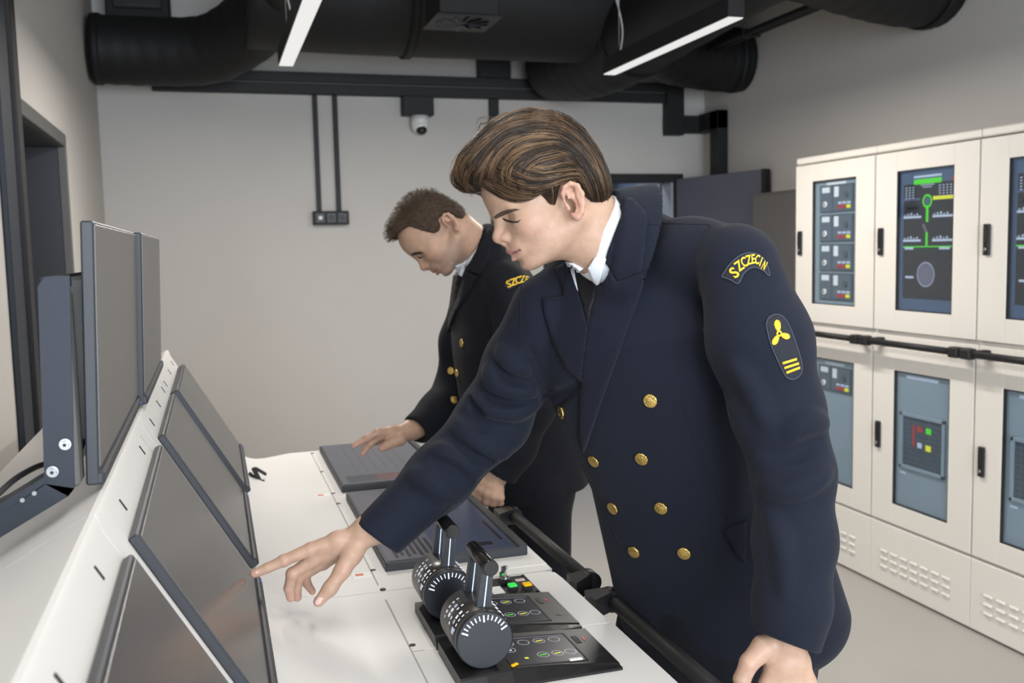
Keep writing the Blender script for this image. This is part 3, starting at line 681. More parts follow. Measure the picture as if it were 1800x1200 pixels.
# two upright monitors behind the ridge
TT = math.radians(2.2)
MU, MN = V3(math.sin(TT), 0, math.cos(TT)), V3(math.cos(TT), 0, -math.sin(TT))
for y0, y1, lab in ((1.232, 1.873, 'nearer of the two upright monitors standing on the console ridge'), (1.879, 2.50, 'farther of the two upright monitors standing on the console ridge')):
    c = V3(-0.1555 if y0 < 1.5 else -0.1445, (y0 + y1) / 2, 1.229) + MU * 0.157
    t = screen(c, UY, MU, MN, (y1 - y0) / 2, 0.157, lab, 'monitor', 'monitor', 'upright monitors on the ridge', thick=0.015, bez_lo=0.017, glass=M_SCREENUP, bezel=0.004)
    mb = MB(); mb.obox(c - MN * 0.012 + MU * -0.01, UY, MU, MN, (y1 - y0) / 2 - 0.05, 0.10, 0.012, M_CASING, 0.004); mb.build('back_shell', t)

# ------------------------------------------------------------------ steel monitor bracket with its cables
yB = 1.2
t = empty('monitor_bracket', (-0.2, yB, 1.2), 'dark bent steel bracket behind the upright monitors', 'bracket')
q = lambda x, y, yy=yB: on_y(x, y, yy)
mb = MB()
mb.prism([q(66, 503), q(79, 486), q(122, 484), q(131, 858), q(120, 872), q(78, 850)], (0, 0.004, 0), M_BRACKET); mb.build('upright_plate', t)
mb = MB(); a, b = q(119, 486), q(146, 481)
mb.box((a[0], yB + 0.001, a[2] - 0.012), (-0.158, yB + 0.03, a[2]), M_BRACKET, 0.002).box((a[0] - 0.03, yB + 0.001, a[2] - 0.012), (-0.182, yB + 1.1, a[2]), M_BRACKET, 0.002); mb.build('cross_bar', t)
mb = MB(); mb.box((-0.183, yB + 0.02, 1.26), (-0.172, yB + 0.03, 1.47), M_BRACKET); mb.box((-0.175, yB + 0.004, 1.235), (-0.158, yB + 0.05, 1.46), M_CASING, 0.003); mb.build('spine', t)
mb = MB(); mb.prism([q(131, 858), q(120, 872), q(0, 945), q(-60, 980), q(-60, 935), q(0, 905), q(78, 850)], (0, 0.004, 0), M_BRACKET)
mb.prism([q(78, 838), q(0, 886), q(-60, 915), q(-60, 935), q(0, 905), q(78, 852)], (0, 0.05, 0.0), M_BRACKET); ft = mb.build('foot_plate', t)
for bx, by in ((115, 780), (93, 828)):
    c = q(bx, by, yB - 0.001); mb = MB(); mb.tube([c, c - V3(0, 0.003, 0)], 0.0066, M_STEEL, 18).tube([c - V3(0, 0.003, 0), c - V3(0, 0.008, 0)], 0.0044, M_STEEL, 18)
    mb.tube([c - V3(0, 0.0081, 0), c - V3(0, 0.0084, 0)], 0.0022, M_BLACK, 6); mb.build('bolt', t)
for bx, by in ((61, 866), (40, 878)):
    c = q(bx, by, yB - 0.001); mb = MB(); mb.tube([c, c - V3(0, 0.003, 0)], 0.0026, M_STEEL, 10); mb.build('bolt', t)
mb = MB(); mb.tube(spline([q(-40, 905, 1.17), q(0, 865, 1.18), q(35, 836, 1.22), q(80, 815, 1.3), q(125, 815, 1.36), q(148, 770, 1.4), q(150, 720, 1.45)], 8), 0.0035, M_RUBBER, 8)
tag(mb.build('power_cable'), 'black cable looping from the upright monitors over the steel bracket', 'cable')
mb = MB(); mb.tube(spline([q(30, 880, 1.34), q(55, 850, 1.36), q(110, 826, 1.38), q(140, 800, 1.42), q(150, 780, 1.46)], 8), 0.006, M_CABLEW, 8)
tag(mb.build('video_cable'), 'thicker white cable behind the steel bracket', 'cable')
# ------------------------------------------------------------------ throttle levers
def ring_pts(c, r, a): return c + V3(math.cos(a) * r, 0, math.sin(a) * r)
def throttle(y0, y1, dy0, dy1, dx, label, lean):
    t = empty('engine_telegraph', (0.44, (y0 + y1) / 2, ZD), label, 'lever', 'black throttle lever units')
    xa, xb = 0.319, 0.572
    zz = lambda x: 0.871 - 0.013 * max(0, (x - 0.40) / (xb - 0.40))
    mb = MB(); bm = mb.bm
    xs = [xa, 0.36, 0.40, 0.44, 0.48, 0.52, 0.55, xb]
    top0 = [(x, y0, zz(x)) for x in xs]
    # plate with a curved near skirt
    prof = lambda x: [(x, y0 + 0.001, ZD + 0.0015), (x, y0, ZD + 0.006), (x, y0 + 0.010 + 0.012 * math.sin(math.pi * (x - xa) / (xb - xa)), zz(x) - 0.002), (x, y0 + 0.014 + 0.012 * math.sin(math.pi * (x - xa) / (xb - xa)), zz(x)), (x, y1 - 0.003, zz(x)), (x, y1, zz(x) - 0.003), (x, y1, ZD + 0.0015)]
    rings = [[bm.verts.new(p) for p in prof(x)] for x in xs]
    for a, b in zip(rings, rings[1:]):
        for k in range(7): bm.faces.new((a[k], a[(k + 1) % 7], b[(k + 1) % 7], b[k]))
    bm.faces.new(rings[0]); bm.faces.new(rings[-1][::-1]); mb._fin(0, M_PLASTIC)
    mb.build('base_plate', t)
    # display, recessed in a rim
    X0, X1 = 0.405, 0.525; ym0, ym1 = y0 + 0.033, y1 - 0.022
    tilt = Matrix.Rotation(math.atan2(0.013, xb - 0.40), 3, 'Y')
    ax = V3(*(tilt @ Vector((1, 0, 0)))); az = V3(*(tilt @ Vector((0, 0, 1))))
    P = lambda x, y, l=0.0: V3(x, y, zz(x)) + az * l
    cc = P((X0 + X1) / 2, (ym0 + ym1) / 2)
    mb = MB(); mb.obox(cc, ax, UY, az, (X1 - X0) / 2, (ym1 - ym0) / 2, 0.0006, M_UI2)
    dsp = mb.build('display', t)
    mb = MB()
    for (a, b, c_, d) in ((X0 - 0.003, X1 + 0.003, ym0 - 0.003, ym0), (X0 - 0.003, X1 + 0.003, ym1, ym1 + 0.003), (X0 - 0.003, X0, ym0, ym1), (X1, X1 + 0.003, ym0, ym1)):
        mb.obox(P((a + b) / 2, (c_ + d) / 2), ax, UY, az, (b - a) / 2, (d - c_) / 2, 0.0012, M_BLACK)
    mb.build('display_rim', t)
    mb = MB(); wd, hd = X1 - X0, ym1 - ym0
    icon = ((0.12, 0.80, 1), (0.36, 0.82, 0), (0.60, 0.84, 2), (0.84, 0.86, 0), (0.08, 0.56, 3), (0.50, 0.30, 4), (0.72, 0.32, 2), (0.92, 0.34, 0))
    for u, v, k in icon:
        p = P(X0 + u * wd * 0.93 + 0.004, ym0 + v * hd * 0.95, 0.0009)
        ring(mb, p, ax * 1.0, UY, 0.0088, 0.0098, M_LWHITE, 22)
        if k: mb.obox(p, _n(ax + UY * (0.2 if k != 3 else 0)), _n(UY - ax * (0.2 if k != 3 else 0)), az, 0.0058 if k != 3 else 0.003, 0.0012 if k != 3 else 0.0035, 0.0002, {1: M_LWHITE, 2: M_LYEL, 3: M_LWHITE, 4: M_LGREEN}[k])
    mb.obox(P(X0 + 0.03, ym0 + 0.022, 0.0009), ax, UY, az, 0.003, 0.0022, 0.0002, M_LYEL)
    mb.obox(P((X0 + X1) / 2, ym1 - 0.004, 0.0009), ax, UY, az, wd * 0.46, 0.0006, 0.0002, M_LGREY)
    mb.build('display_icons', dsp)
    mb = MB(); mb.obox(P(0.539, y1 - 0.048, 0.0003), ax, UY, az, 0.0045, 0.014, 0.0006, M_BLACK); cs = mb.build('card_slot', t)
    mb = MB(); mb.obox(P(0.552, y1 - 0.046, 0.0006), ax, UY, az, 0.0016, 0.006, 0.0004, M_LRED); mb.build('red_light', t)
    mb = MB(); ring(mb, P(0.549, y0 + 0.055, 0.0008), ax, UY, 0.0, 0.004, M_FRAME, 16); ring(mb, P(0.549, y0 + 0.055, 0.0006), ax, UY, 0.009, 0.0095, M_CASING, 20); ring(mb, P(0.56, y0 + 0.047, 0.0006), ax, UY, 0.004, 0.0045, M_CASING, 20); mb.build('dimmer_mark', t)
    if lean == 0:
        mb = MB(); mb.obox(P(0.508, y0 + 0.034, 0.002), _n(ax + UY * 0.1), _n(UY - ax * 0.1), az, 0.011, 0.0035, 0.0012, M_PAPER, 0.0008); mb.build('paper_tab', t)
        mb = MB(); mb.obox(P(0.408, y0 + 0.031, 0.0022), _n(ax + UY * 0.7), _n(UY - ax * 0.7), az, 0.007, 0.003, 0.0015, M_YELLOW, 0.0012); mb.build('yellow_tab', t)
    # drum
    r, zc = 0.0440, 0.915; C0, C1 = V3(dx, dy0, zc), V3(dx, dy1, zc)
    mb = MB(); mb.tube([C0 + V3(0, 0.004, 0), C0 + V3(0, 0.012, 0), C0 + V3(0, 0.0125, 0), C0 + V3(0, 0.0145, 0), C0 + V3(0, 0.015, 0), C1], [r, r, r * 0.985, r * 0.985, r, r], M_DRUMSIDE, 64)
    drum = mb.build('drum', t)
    mb = MB(); mb.tube([C0, C0 + V3(0, 0.002, 0), C0 + V3(0, 0.0055, 0)], [r - 0.002, r, r], M_DRUM, 64); mb.build('end_cap', t)
    mb = MB()
    for k in range(13):
        a = math.radians(90 - (k - 6) * 10.5 + 2); l_ = 0.0105 if k in (0, 6, 12) else 0.0075
        u = V3(math.cos(a), 0, math.sin(a)); mb.obox(C0 + u * (r - 0.0045 - l_ / 2) - V3(0, 0.0004, 0), u, V3(-u[2], 0, u[0]), UY, l_ / 2, 0.0008 if l_ < 0.01 else 0.0011, 0.0005, M_MARK)
    mb.build('scale_marks', drum)
    mb = MB()
    for row, yy in enumerate((0.022, 0.036, 0.053, 0.066, 0.082)):
        for k in range(5):
            a = math.radians(118 + k * 11)
            if (row, k) in ((2, 2),) or row in (1, 3) and k in (0, 4): continue
            u = V3(math.cos(a), 0, math.sin(a)); tt = V3(-u[2], 0, u[0])
            big = row in (1, 3)
            mb.obox(C0 + u * (r + 0.0002) + UY * yy, tt, UY, u, 0.0022 if not big else 0.0030, 0.0010 if not big else 0.0022, 0.0004, M_MARK if (row * 5 + k) % 4 else M_LWHITE)
        for k in range(3):
            a = math.radians(50 - k * 12); u = V3(math.cos(a), 0, math.sin(a)); tt = V3(-u[2], 0, u[0])
            mb.obox(C0 + u * (r + 0.0002) + UY * yy, tt, UY, u, 0.0022, 0.0012, 0.0004, M_MARK)
    for k in range(7):
        a = math.radians(166); u = V3(math.cos(a), 0, math.sin(a))
        mb.obox(C0 + V3(math.cos(a - 0.03 * k + 0.1), 0, math.sin(a - 0.03 * k + 0.1)) * (r + 0.0002) + UY * 0.03, V3(-u[2], 0, u[0]), UY, u, 0.0007, 0.005, 0.0004, M_LWHITE)
    mb.build('printed_scale', drum)['kind'] = 'stuff'
    # lever: two flat arms with lit strips, tubular grip
    la = math.radians(82 + lean); lu = V3(math.cos(la), 0, math.sin(la)); lt = V3(-lu[2], 0, lu[0])
    G = V3(dx, 0, zc) + lu * 0.107
    for k, yy in enumerate((dy0 + 0.024, dy0 + 0.094)):
        a0 = V3(dx, yy, zc) + lu * 0.038; a1 = V3(G[0], yy, G[2])
        mb = MB(); w0, w1 = 0.0115, 0.0085
        mb.prism([a0 - lt * w0, a0 + lt * w0, a1 + lt * w1, a1 - lt * w1], (0, 0.011, 0), M_DRUM); arm = mb.build('lever_arm', t)
        mb = MB(); mb.prism([a0 - lt * 0.0009 - UY * 0.0005, a0 + lt * 0.0009 - UY * 0.0005, a1 + lt * 0.0007 - UY * 0.0005 - lu * 0.012, a1 - lt * 0.0007 - UY * 0.0005 - lu * 0.012], (0, 0.0005, 0), M_STRIP); mb.build('light_strip', arm)
    g0, g1 = V3(G[0], dy0 + 0.010, G[2]), V3(G[0], dy0 + 0.118, G[2])
    mb = MB(); mb.tube([g0, g0 + UY * 0.001, g0 + UY * 0.006, g0 + UY * 0.0065, g0 + UY * 0.007, g1 - UY * 0.002, g1], [0.0112, 0.0122, 0.0122, 0.0118, 0.0122, 0.0122, 0.0108], M_GRIP, 32); mb.build('grip', t)
    return t
throttle(1.317, 1.478, 1.352, 1.46, 0.364, 'nearest black throttle lever unit with its large scale drum', 0)
throttle(1.488, 1.664, 1.556, 1.664, 0.359, 'second black throttle lever unit, behind the nearest one', 2)

# ------------------------------------------------------------------ key and button panel
zb = ZD + 0.0012
t = empty('button_panel', (0.52, 1.72, ZD), 'small black panel with key switch, green button and yellow button', 'panel')
mb = MB(); mb.box((0.476, 1.672, zb - 0.0005), (0.562, 1.775, zb + 0.004), M_PLASTIC, 0.001); mb.build('plate', t)
mb = MB(); mb.box((0.474, 1.69, zb + 0.004), (0.497, 1.728, zb + 0.005), M_PAPER); lp = mb.build('legend_plate', t)
def button(px_, py_, m):
    c = on_z(px_, py_, zb + 0.015); mb = MB(); mb.box((c[0] - 0.0085, c[1] - 0.0085, zb + 0.003), (c[0] + 0.0085, c[1] + 0.0085, zb + 0.012), M_PLASTIC, 0.001)
    hs = mb.build('button_housing', t); mb = MB(); mb.box((c[0] - 0.0078, c[1] - 0.0078, zb + 0.012), (c[0] + 0.0078, c[1] + 0.0078, zb + 0.0165), m, 0.0012); mb.build('lit_cap', hs)
button(900.5, 1027, M_GREEN); button(926.5, 1025.5, M_YELLOW)
c = on_z(888, 1018, zb + 0.012); c[2] = zb
mb = MB(); mb.box((c[0] - 0.011, c[1] - 0.011, zb + 0.003), (c[0] + 0.011, c[1] + 0.011, zb + 0.012), M_PLASTIC, 0.002); ks = mb.build('key_switch', t)
mb = MB(); mb.tube([c + V3(0, 0, 0.012), c + V3(0, 0, 0.017)], 0.0085, M_STEEL, 22).box((c[0] - 0.0012, c[1] - 0.005, zb + 0.017), (c[0] + 0.0012, c[1] + 0.005, zb + 0.03), M_STEEL); mb.build('lock_barrel', ks)
mb = MB(); mb.tube([c + V3(0.006 * math.cos(a), 0.002, 0.034 + 0.006 * math.sin(a)) for a in np.linspace(0, 6.28, 17)], 0.0007, M_STEEL, 6, False)
mb.box((c[0] - 0.006, c[1] + 0.004, zb + 0.024), (c[0] + 0.004, c[1] + 0.007, zb + 0.037), M_PLASTIC, 0.001); mb.build('key', ks)
c2 = on_z(884, 1002, zb + 0.02)
mb = MB(); mb.box((c2[0] - 0.006, c2[1] - 0.006, zb + 0.004), (c2[0] + 0.006, c2[1] + 0.006, zb + 0.016), M_PLASTIC, 0.001).box((c2[0] - 0.0045, c2[1] - 0.0065, zb + 0.009), (c2[0] + 0.0045, c2[1] - 0.005, zb + 0.0155), M_GREEN); mb.build('indicator_lamp', t)
c = on_z(914, 1019, zb + 0.004); mb = MB(); mb.box((c[0] - 0.0085, c[1] - 0.006, zb + 0.004), (c[0] + 0.0085, c[1] + 0.006, zb + 0.0046), M_PAPER); pl_ = mb.build('legend_plate', t)
mb = MB(); mb.box((c[0] - 0.0065, c[1] - 0.002, zb + 0.0046), (c[0] + 0.0065, c[1] + 0.002, zb + 0.0048), M_LRED); mb.build('printed_line', pl_)
for x, y in ((0.482, 1.678), (0.556, 1.678), (0.482, 1.769), (0.556, 1.769)):
    mb = MB(); mb.tube([(x, y, zb + 0.004), (x, y, zb + 0.0065)], 0.0028, M_BLACK, 10); mb.build('screw', t)

# ------------------------------------------------------------------ hand rails along the desk edge
def handrail(ya, yb, label):
    x, z = 0.676, 0.868 - 0.02
    t = empty('hand_rail', (x, (ya + yb) / 2, z), label, 'rail', 'black hand rails along the desk edge')
    mb = MB(); mb.tube([(x, ya + 0.01, z), (x, yb - 0.01, z)], 0.0135, M_BLACK, 20); mb.build('bar', t)
    for y, s in ((ya, 1), (yb, -1)):
        mb = MB(); bm = mb.bm
        mb.tube([(x, y - s * 0.008, z), (x, y + s * 0.022, z)], 0.0205, M_PLASTIC, 22)
        mb.prism([(0.636, y - 0.030, z + 0.012), (0.636, y + 0.024, z + 0.012), (x, y + 0.013 + 0.006 * s, z + 0.02), (x, y - 0.015 + 0.006 * s, z + 0.02)], (0, 0, -0.036), M_PLASTIC)
        mb.build('end_bracket', t)
    return t
handrail(1.71, 2.225, 'farther black hand rail, by the navy flat screen')
handrail(1.10, 1.615, 'nearer black hand rail, passing in front of the nearer man\'s legs')

# ------------------------------------------------------------------ small black cable clip left on the desk
t = empty('cable_clip', tuple(on_z(452, 840, ZD)), 'small black plastic clip lying at the far end of the desk by the slanted screens', 'clip')
c = on_z(452, 848, ZD + 0.01)
mb = MB()
mb.obox(c + V3(0, 0.0, 0.022), _n(V3(0.35, 0.2, -0.9)), UY, _n(V3(0.9, 0, 0.35)), 0.024, 0.009, 0.006, M_PLASTIC, 0.002); mb.build('jaw', t)
mb = MB(); mb.obox(c + V3(0.012, 0.015, 0.028), _n(V3(0.8, -0.2, -0.55)), UY, _n(V3(0.55, 0, 0.8)), 0.018, 0.006, 0.004, M_PLASTIC, 0.002); mb.build('lever', t)
mb = MB(); mb.obox(c + V3(0.0, -0.01, 0.001), UX, UY, UZ, 0.02, 0.008, 0.008, M_PLASTIC, 0.003).obox(c + V3(-0.012, 0.0, 0.02), _n(V3(0.5, 0.4, -0.7)), _n(V3(0.5, -0.8, -0.1)), _n(np.cross(_n(V3(0.5, 0.4, -0.7)), _n(V3(0.5, -0.8, -0.1)))), 0.014, 0.004, 0.004, M_PLASTIC, 0.001); mb.build('foot', t)
# ================================================================== signed-distance sculpting
class Grid:
    def __init__(s, xs, ys, zs):
        s.a = [np.asarray(v, np.float32) for v in (xs, ys, zs)]
        s.F = np.full([len(v) for v in s.a], 0.4, np.float32)
    def add(s, lo, hi, fn, k=0.0, sub=False):
        sl = []
        for ax, l, h in zip(s.a, lo, hi):
            i, j = np.searchsorted(ax, l - k - 0.003), np.searchsorted(ax, h + k + 0.003)
            if j - i < 1: return
            sl.append(slice(i, j))
        X, Y, Z = s.a[0][sl[0]][:, None, None], s.a[1][sl[1]][None, :, None], s.a[2][sl[2]][None, None, :]
        d = fn(X, Y, Z).astype(np.float32); f = s.F[tuple(sl)]
        if sub: f = -f
        if k > 0:
            h = np.maximum(k - np.abs(f - d), 0) / k; r = np.minimum(f, d) - h * h * k * 0.25
        else: r = np.minimum(f, d)
        s.F[tuple(sl)] = -r if sub else r
    def cap(s, p0, p1, r0, r1=None, k=0.01, sub=False):
        r1 = r0 if r1 is None else r1
        p0, p1 = np.asarray(p0, float), np.asarray(p1, float); m = max(r0, r1) * (1.0 if not sub else 1.0)
        ba = p1 - p0; bb = max(float(ba @ ba), 1e-9)
        def fn(X, Y, Z):
            h = np.clip(((X - p0[0]) * ba[0] + (Y - p0[1]) * ba[1] + (Z - p0[2]) * ba[2]) / bb, 0, 1)
            return np.sqrt((X - p0[0] - ba[0] * h) ** 2 + (Y - p0[1] - ba[1] * h) ** 2 + (Z - p0[2] - ba[2] * h) ** 2) - (r0 + (r1 - r0) * h)
        s.add(np.minimum(p0, p1) - m, np.maximum(p0, p1) + m, fn, k, sub)
    def ell(s, c, r, R=None, k=0.01, sub=False):
        """R: 3x3, columns are the ellipsoid's axes"""
        c = np.asarray(c, float); r = np.asarray(r, float); R = np.eye(3) if R is None else R
        ext = np.sqrt(((R * r[None, :]) ** 2).sum(1))
        def fn(X, Y, Z):
            x, y, z = X - c[0], Y - c[1], Z - c[2]
            q = [R[0, i] * x + R[1, i] * y + R[2, i] * z for i in range(3)]
            k0 = np.sqrt(sum((q[i] / r[i]) ** 2 for i in range(3))); k1 = np.sqrt(sum((q[i] / r[i] ** 2) ** 2 for i in range(3)))
            return k0 * (k0 - 1) / np.maximum(k1, 1e-6)
        s.add(c - ext, c + ext, fn, k, sub)
    def chain(s, pts, rs, k=0.01, sub=False):
        for a, b, ra, rb in zip(pts, pts[1:], rs, rs[1:]): s.cap(a, b, ra, rb, k, sub)
    def mesh(s):
        F = s.F; xs, ys, zs = s.a; S = F < 0
        c = np.zeros([n - 1 for n in F.shape], np.uint8)
        for i in (0, 1):
            for j in (0, 1):
                for k in (0, 1): c += S[i:F.shape[0] - 1 + i, j:F.shape[1] - 1 + j, k:F.shape[2] - 1 + k]
        I = np.argwhere((c > 0) & (c < 8)); n = len(I)
        idx = np.full(c.shape, -1, np.int32); idx[I[:, 0], I[:, 1], I[:, 2]] = np.arange(n)
        cor = [(i, j, k) for i in (0, 1) for j in (0, 1) for k in (0, 1)]
        val = {q: F[I[:, 0] + q[0], I[:, 1] + q[1], I[:, 2] + q[2]] for q in cor}
        acc = np.zeros((n, 3)); cnt = np.zeros(n)
        for q in cor:
            for ax in range(3):
                if q[ax]: continue
                r = list(q); r[ax] = 1; r = tuple(r); a, b = val[q], val[r]
                m = (a < 0) != (b < 0); t = np.where(m, a / np.where(m, a - b, 1), 0)
                p = np.array(q, float)[None, :].repeat(n, 0); p[:, ax] += t
                acc += p * m[:, None]; cnt += m
        p = acc / np.maximum(cnt, 1)[:, None]
        V = np.empty((n, 3))
        for ax, arr in enumerate((xs, ys, zs)):
            i0 = I[:, ax]; V[:, ax] = arr[i0] + (arr[i0 + 1] - arr[i0]) * p[:, ax]
        Q = []
        for ax in range(3):
            u, v = (ax + 1) % 3, (ax + 2) % 3
            a = [slice(None)] * 3; b = [slice(None)] * 3; a[ax] = slice(0, -1); b[ax] = slice(1, None)
            E = np.argwhere(S[tuple(a)] != S[tuple(b)])
            E = E[(E[:, u] > 0) & (E[:, v] > 0) & (E[:, u] < F.shape[u] - 1) & (E[:, v] < F.shape[v] - 1)]
            fl = S[E[:, 0], E[:, 1], E[:, 2]]
            def at_(du, dv):
                J = E.copy(); J[:, u] += du; J[:, v] += dv; return idx[J[:, 0], J[:, 1], J[:, 2]]
            q = np.stack([at_(-1, -1), at_(0, -1), at_(0, 0), at_(-1, 0)], 1)
            q[~fl] = q[~fl][:, ::-1]; Q.append(q)
        return V, np.concatenate(Q)
def uax(lo, hi, st): return np.arange(lo, hi + st, st)
def vax(lo, hi, coarse, fine, ranges):
    out = [lo]
    while out[-1] < hi:
        x = out[-1]; ins = any(a - fine * 2 <= x < b for a, b in ranges)
        st = fine if ins else coarse
        if not ins:
            for a, b in ranges:
                if x < a < x + st: st = max(a - x, fine)
        out.append(x + st)
    return out
def smooth_mesh(V, Q, it=1, lam=0.5):
    n = len(V)
    for _ in range(it):
        acc = np.zeros_like(V); cnt = np.zeros(n)
        for a, b in ((0, 1), (1, 2), (2, 3), (3, 0)):
            for i, j in ((a, b), (b, a)):
                np.add.at(acc, Q[:, i], V[Q[:, j]]) if False else None
                for ax in range(3): acc[:, ax] += np.bincount(Q[:, i], V[Q[:, j], ax], n)
                cnt += np.bincount(Q[:, i], minlength=n)
        V = V + lam * (acc / np.maximum(cnt, 1)[:, None] - V)
    return V
def np_mesh(name, V, Q, m, parent, col=None, smooth=True):
    me = bpy.data.meshes.new(name); n, f = len(V), len(Q); w_ = Q.shape[1]
    me.vertices.add(n); me.vertices.foreach_set('co', V.astype(np.float32).ravel())
    me.loops.add(f * w_); me.loops.foreach_set('vertex_index', Q.astype(np.int32).ravel())
    me.polygons.add(f); me.polygons.foreach_set('loop_start', np.arange(0, f * w_, w_, dtype=np.int32))
    me.update(calc_edges=True); me.validate()
    me.polygons.foreach_set('use_smooth', np.full(len(me.polygons), smooth))
    for q in (m if isinstance(m, (list, tuple)) else [m]): me.materials.append(q)
    if col is not None:
        a = me.attributes.new('col', 'FLOAT_COLOR', 'POINT'); a.data.foreach_set('color', np.concatenate([col, np.ones((n, 1))], 1).astype(np.float32).ravel())
    return link(name, me, parent)
class Surf:
    """ray and nearest-point queries against a sculpted surface"""
    def __init__(s, V, Q): s.t = BVHTree.FromPolygons(V.tolist(), Q.tolist())
    def hit(s, px, py, d0=1.5):
        r = ray(px, py); L = np.linalg.norm(r); q = s.t.ray_cast(Vector(E0), Vector(r / L))
        if q[0] is None:
            q = s.t.find_nearest(Vector(E0 + r * d0))
        n = np.array(q[1]); n = n if n @ r < 0 else -n
        return np.array(q[0]), n
def surf_patch(name, sf, poly, m, parent, off=0.003, thick=0.003, step=7.0, d0=1.5, smooth_it=3, lift=None, mapf=None):
    """a sheet of cloth, outlined in the picture and laid on the surface sf, with its own thickness"""
    P = np.array(poly, float); B = []
    for a, b in zip(P, np.roll(P, -1, 0)):
        k = max(1, int(np.hypot(*(b - a)) / step))
        for i in range(k): B.append(a + (b - a) * i / k)
    B = np.array(B); nb = len(B)
    pts = [Vector(q) for q in B]
    x0, y0 = P.min(0); x1, y1 = P.max(0)
    def inside(q):
        x, y = q; c = False; j = nb - 1
        for i in range(nb):
            if (B[i][1] > y) != (B[j][1] > y) and x < (B[j][0] - B[i][0]) * (y - B[i][1]) / (B[j][1] - B[i][1]) + B[i][0]: c = not c
            j = i
        return c
    for y in np.arange(y0, y1, step):
        for x in np.arange(x0 + (int((y - y0) / step) % 2) * step / 2, x1, step):
            if inside((x, y)) and np.min(np.hypot(*(B - (x, y)).T)) > step * 0.45: pts.append(Vector((x, y)))
    vv, ee, ff, *_ = delaunay_2d_cdt(pts, [(i, (i + 1) % nb) for i in range(nb)], [], 1, 1e-4)
    H = [sf.hit(v.x, v.y, d0) for v in vv]
    p = np.array([h[0] for h in H]); n = np.array([h[1] for h in H]); N = len(p)
    ed = {}
    for f in ff:
        for a, b in zip(f, list(f[1:]) + [f[0]]): ed[(a, b)] = 1
    nbr = [set() for _ in range(N)]
    for a, b in ed: nbr[a].add(b); nbr[b].add(a)
    for _ in range(smooth_it):
        n = np.array([n[i] + sum((n[j] for j in nbr[i]), np.zeros(3)) for i in range(N)]); n /= np.linalg.norm(n, axis=1)[:, None]
    off_ = off if lift is None else np.array([off + lift(v.x, v.y) for v in vv])[:, None]
    top, bot = p + n * (off_ + thick), p + n * (off_ - 0.004 if lift is None else off_ * 0 - 0.003)
    # orient faces outward
    F3 = []
    for f in ff:
        q = np.cross(top[f[1]] - top[f[0]], top[f[2]] - top[f[0]]); f = list(f)
        F3.append(f if q @ n[f[0]] > 0 else f[::-1])
    ed = {}
    for f in F3:
        for a, b in zip(f, f[1:] + f[:1]): ed[(a, b)] = 1
    faces = F3 + [[i + N for i in f[::-1]] for f in F3]
    for a, b in ed:
        if (b, a) not in ed: faces.append([b, a, a + N, b + N])
    me = bpy.data.meshes.new(name); me.from_pydata(np.concatenate([top, bot]).tolist(), [], faces)
    for q in me.polygons: q.use_smooth = len(q.vertices) == 3
    me.materials.append(m); me.update()
    return link(name, me, parent)

M_SKIN = mat('skin', (0.55, 0.36, 0.28), 0.47, spec=0.35, var=0.09, vscale=75, bump=0.16, bscale=420, attr='col', sss=0.12)
M_WOOL = mat('navy_wool', (0.0108, 0.0132, 0.0228), 0.85, spec=0.15, var=0.10, vscale=9, bump=0.45, bscale=800, sheen=0.05)
M_WOOL2 = mat('navy_wool_lapel', (0.0105, 0.0125, 0.0225), 0.85, spec=0.15, var=0.08, vscale=9, bump=0.45, bscale=800, sheen=0.05)
M_WOOLB = mat('black_wool', (0.008, 0.0085, 0.013), 0.85, spec=0.2, var=0.08, bump=0.3, bscale=900, sheen=0.03)
M_SHIRT = mat('shirt_cotton', (0.74, 0.77, 0.82), 0.75, spec=0.25, var=0.02, bump=0.15, bscale=900)
M_TIE = mat('tie_black', (0.006, 0.006, 0.008), 0.6, spec=0.3, bump=0.2, bscale=1200)
M_GOLD = mat('button_gold', (0.72, 0.50, 0.16), 0.24, metal=1.0, var=0.2, vscale=120, bump=0.9, bscale=420)
M_THREAD = mat('yellow_embroidery', (0.78, 0.50, 0.02), 0.6, bump=0.5, bscale=900)
M_PATCH = mat('patch_cloth', (0.010, 0.012, 0.020), 0.85, bump=0.4, bscale=900)
M_PEDGE = mat('patch_stitching', (0.045, 0.055, 0.075), 0.85, bump=0.4, bscale=900)
M_SHOE = mat('black_leather', (0.008, 0.008, 0.008), 0.3)
M_HAIR = mat('hair_brown', (0.022, 0.0135, 0.008), 0.5, spec=0.35, var=0.45, vscale=40, bump=0.6, bscale=260)
M_HAIR_L = mat('hair_light_strand', (0.165, 0.098, 0.050), 0.42, spec=0.35, var=0.3, vscale=30)
M_HAIR_M = mat('hair_mid_strand', (0.075, 0.043, 0.023), 0.45, spec=0.3, var=0.3, vscale=30)
M_HAIR_D = mat('hair_dark_strand', (0.021, 0.0135, 0.009), 0.45, spec=0.3, var=0.3, vscale=30)
M_HAIR2 = mat('hair_cropped', (0.055, 0.037, 0.025), 0.7, spec=0.25, var=0.35, vscale=120, bump=1.0, bscale=700)
M_LASH = mat('lash_dark', (0.02, 0.013, 0.01), 0.7)

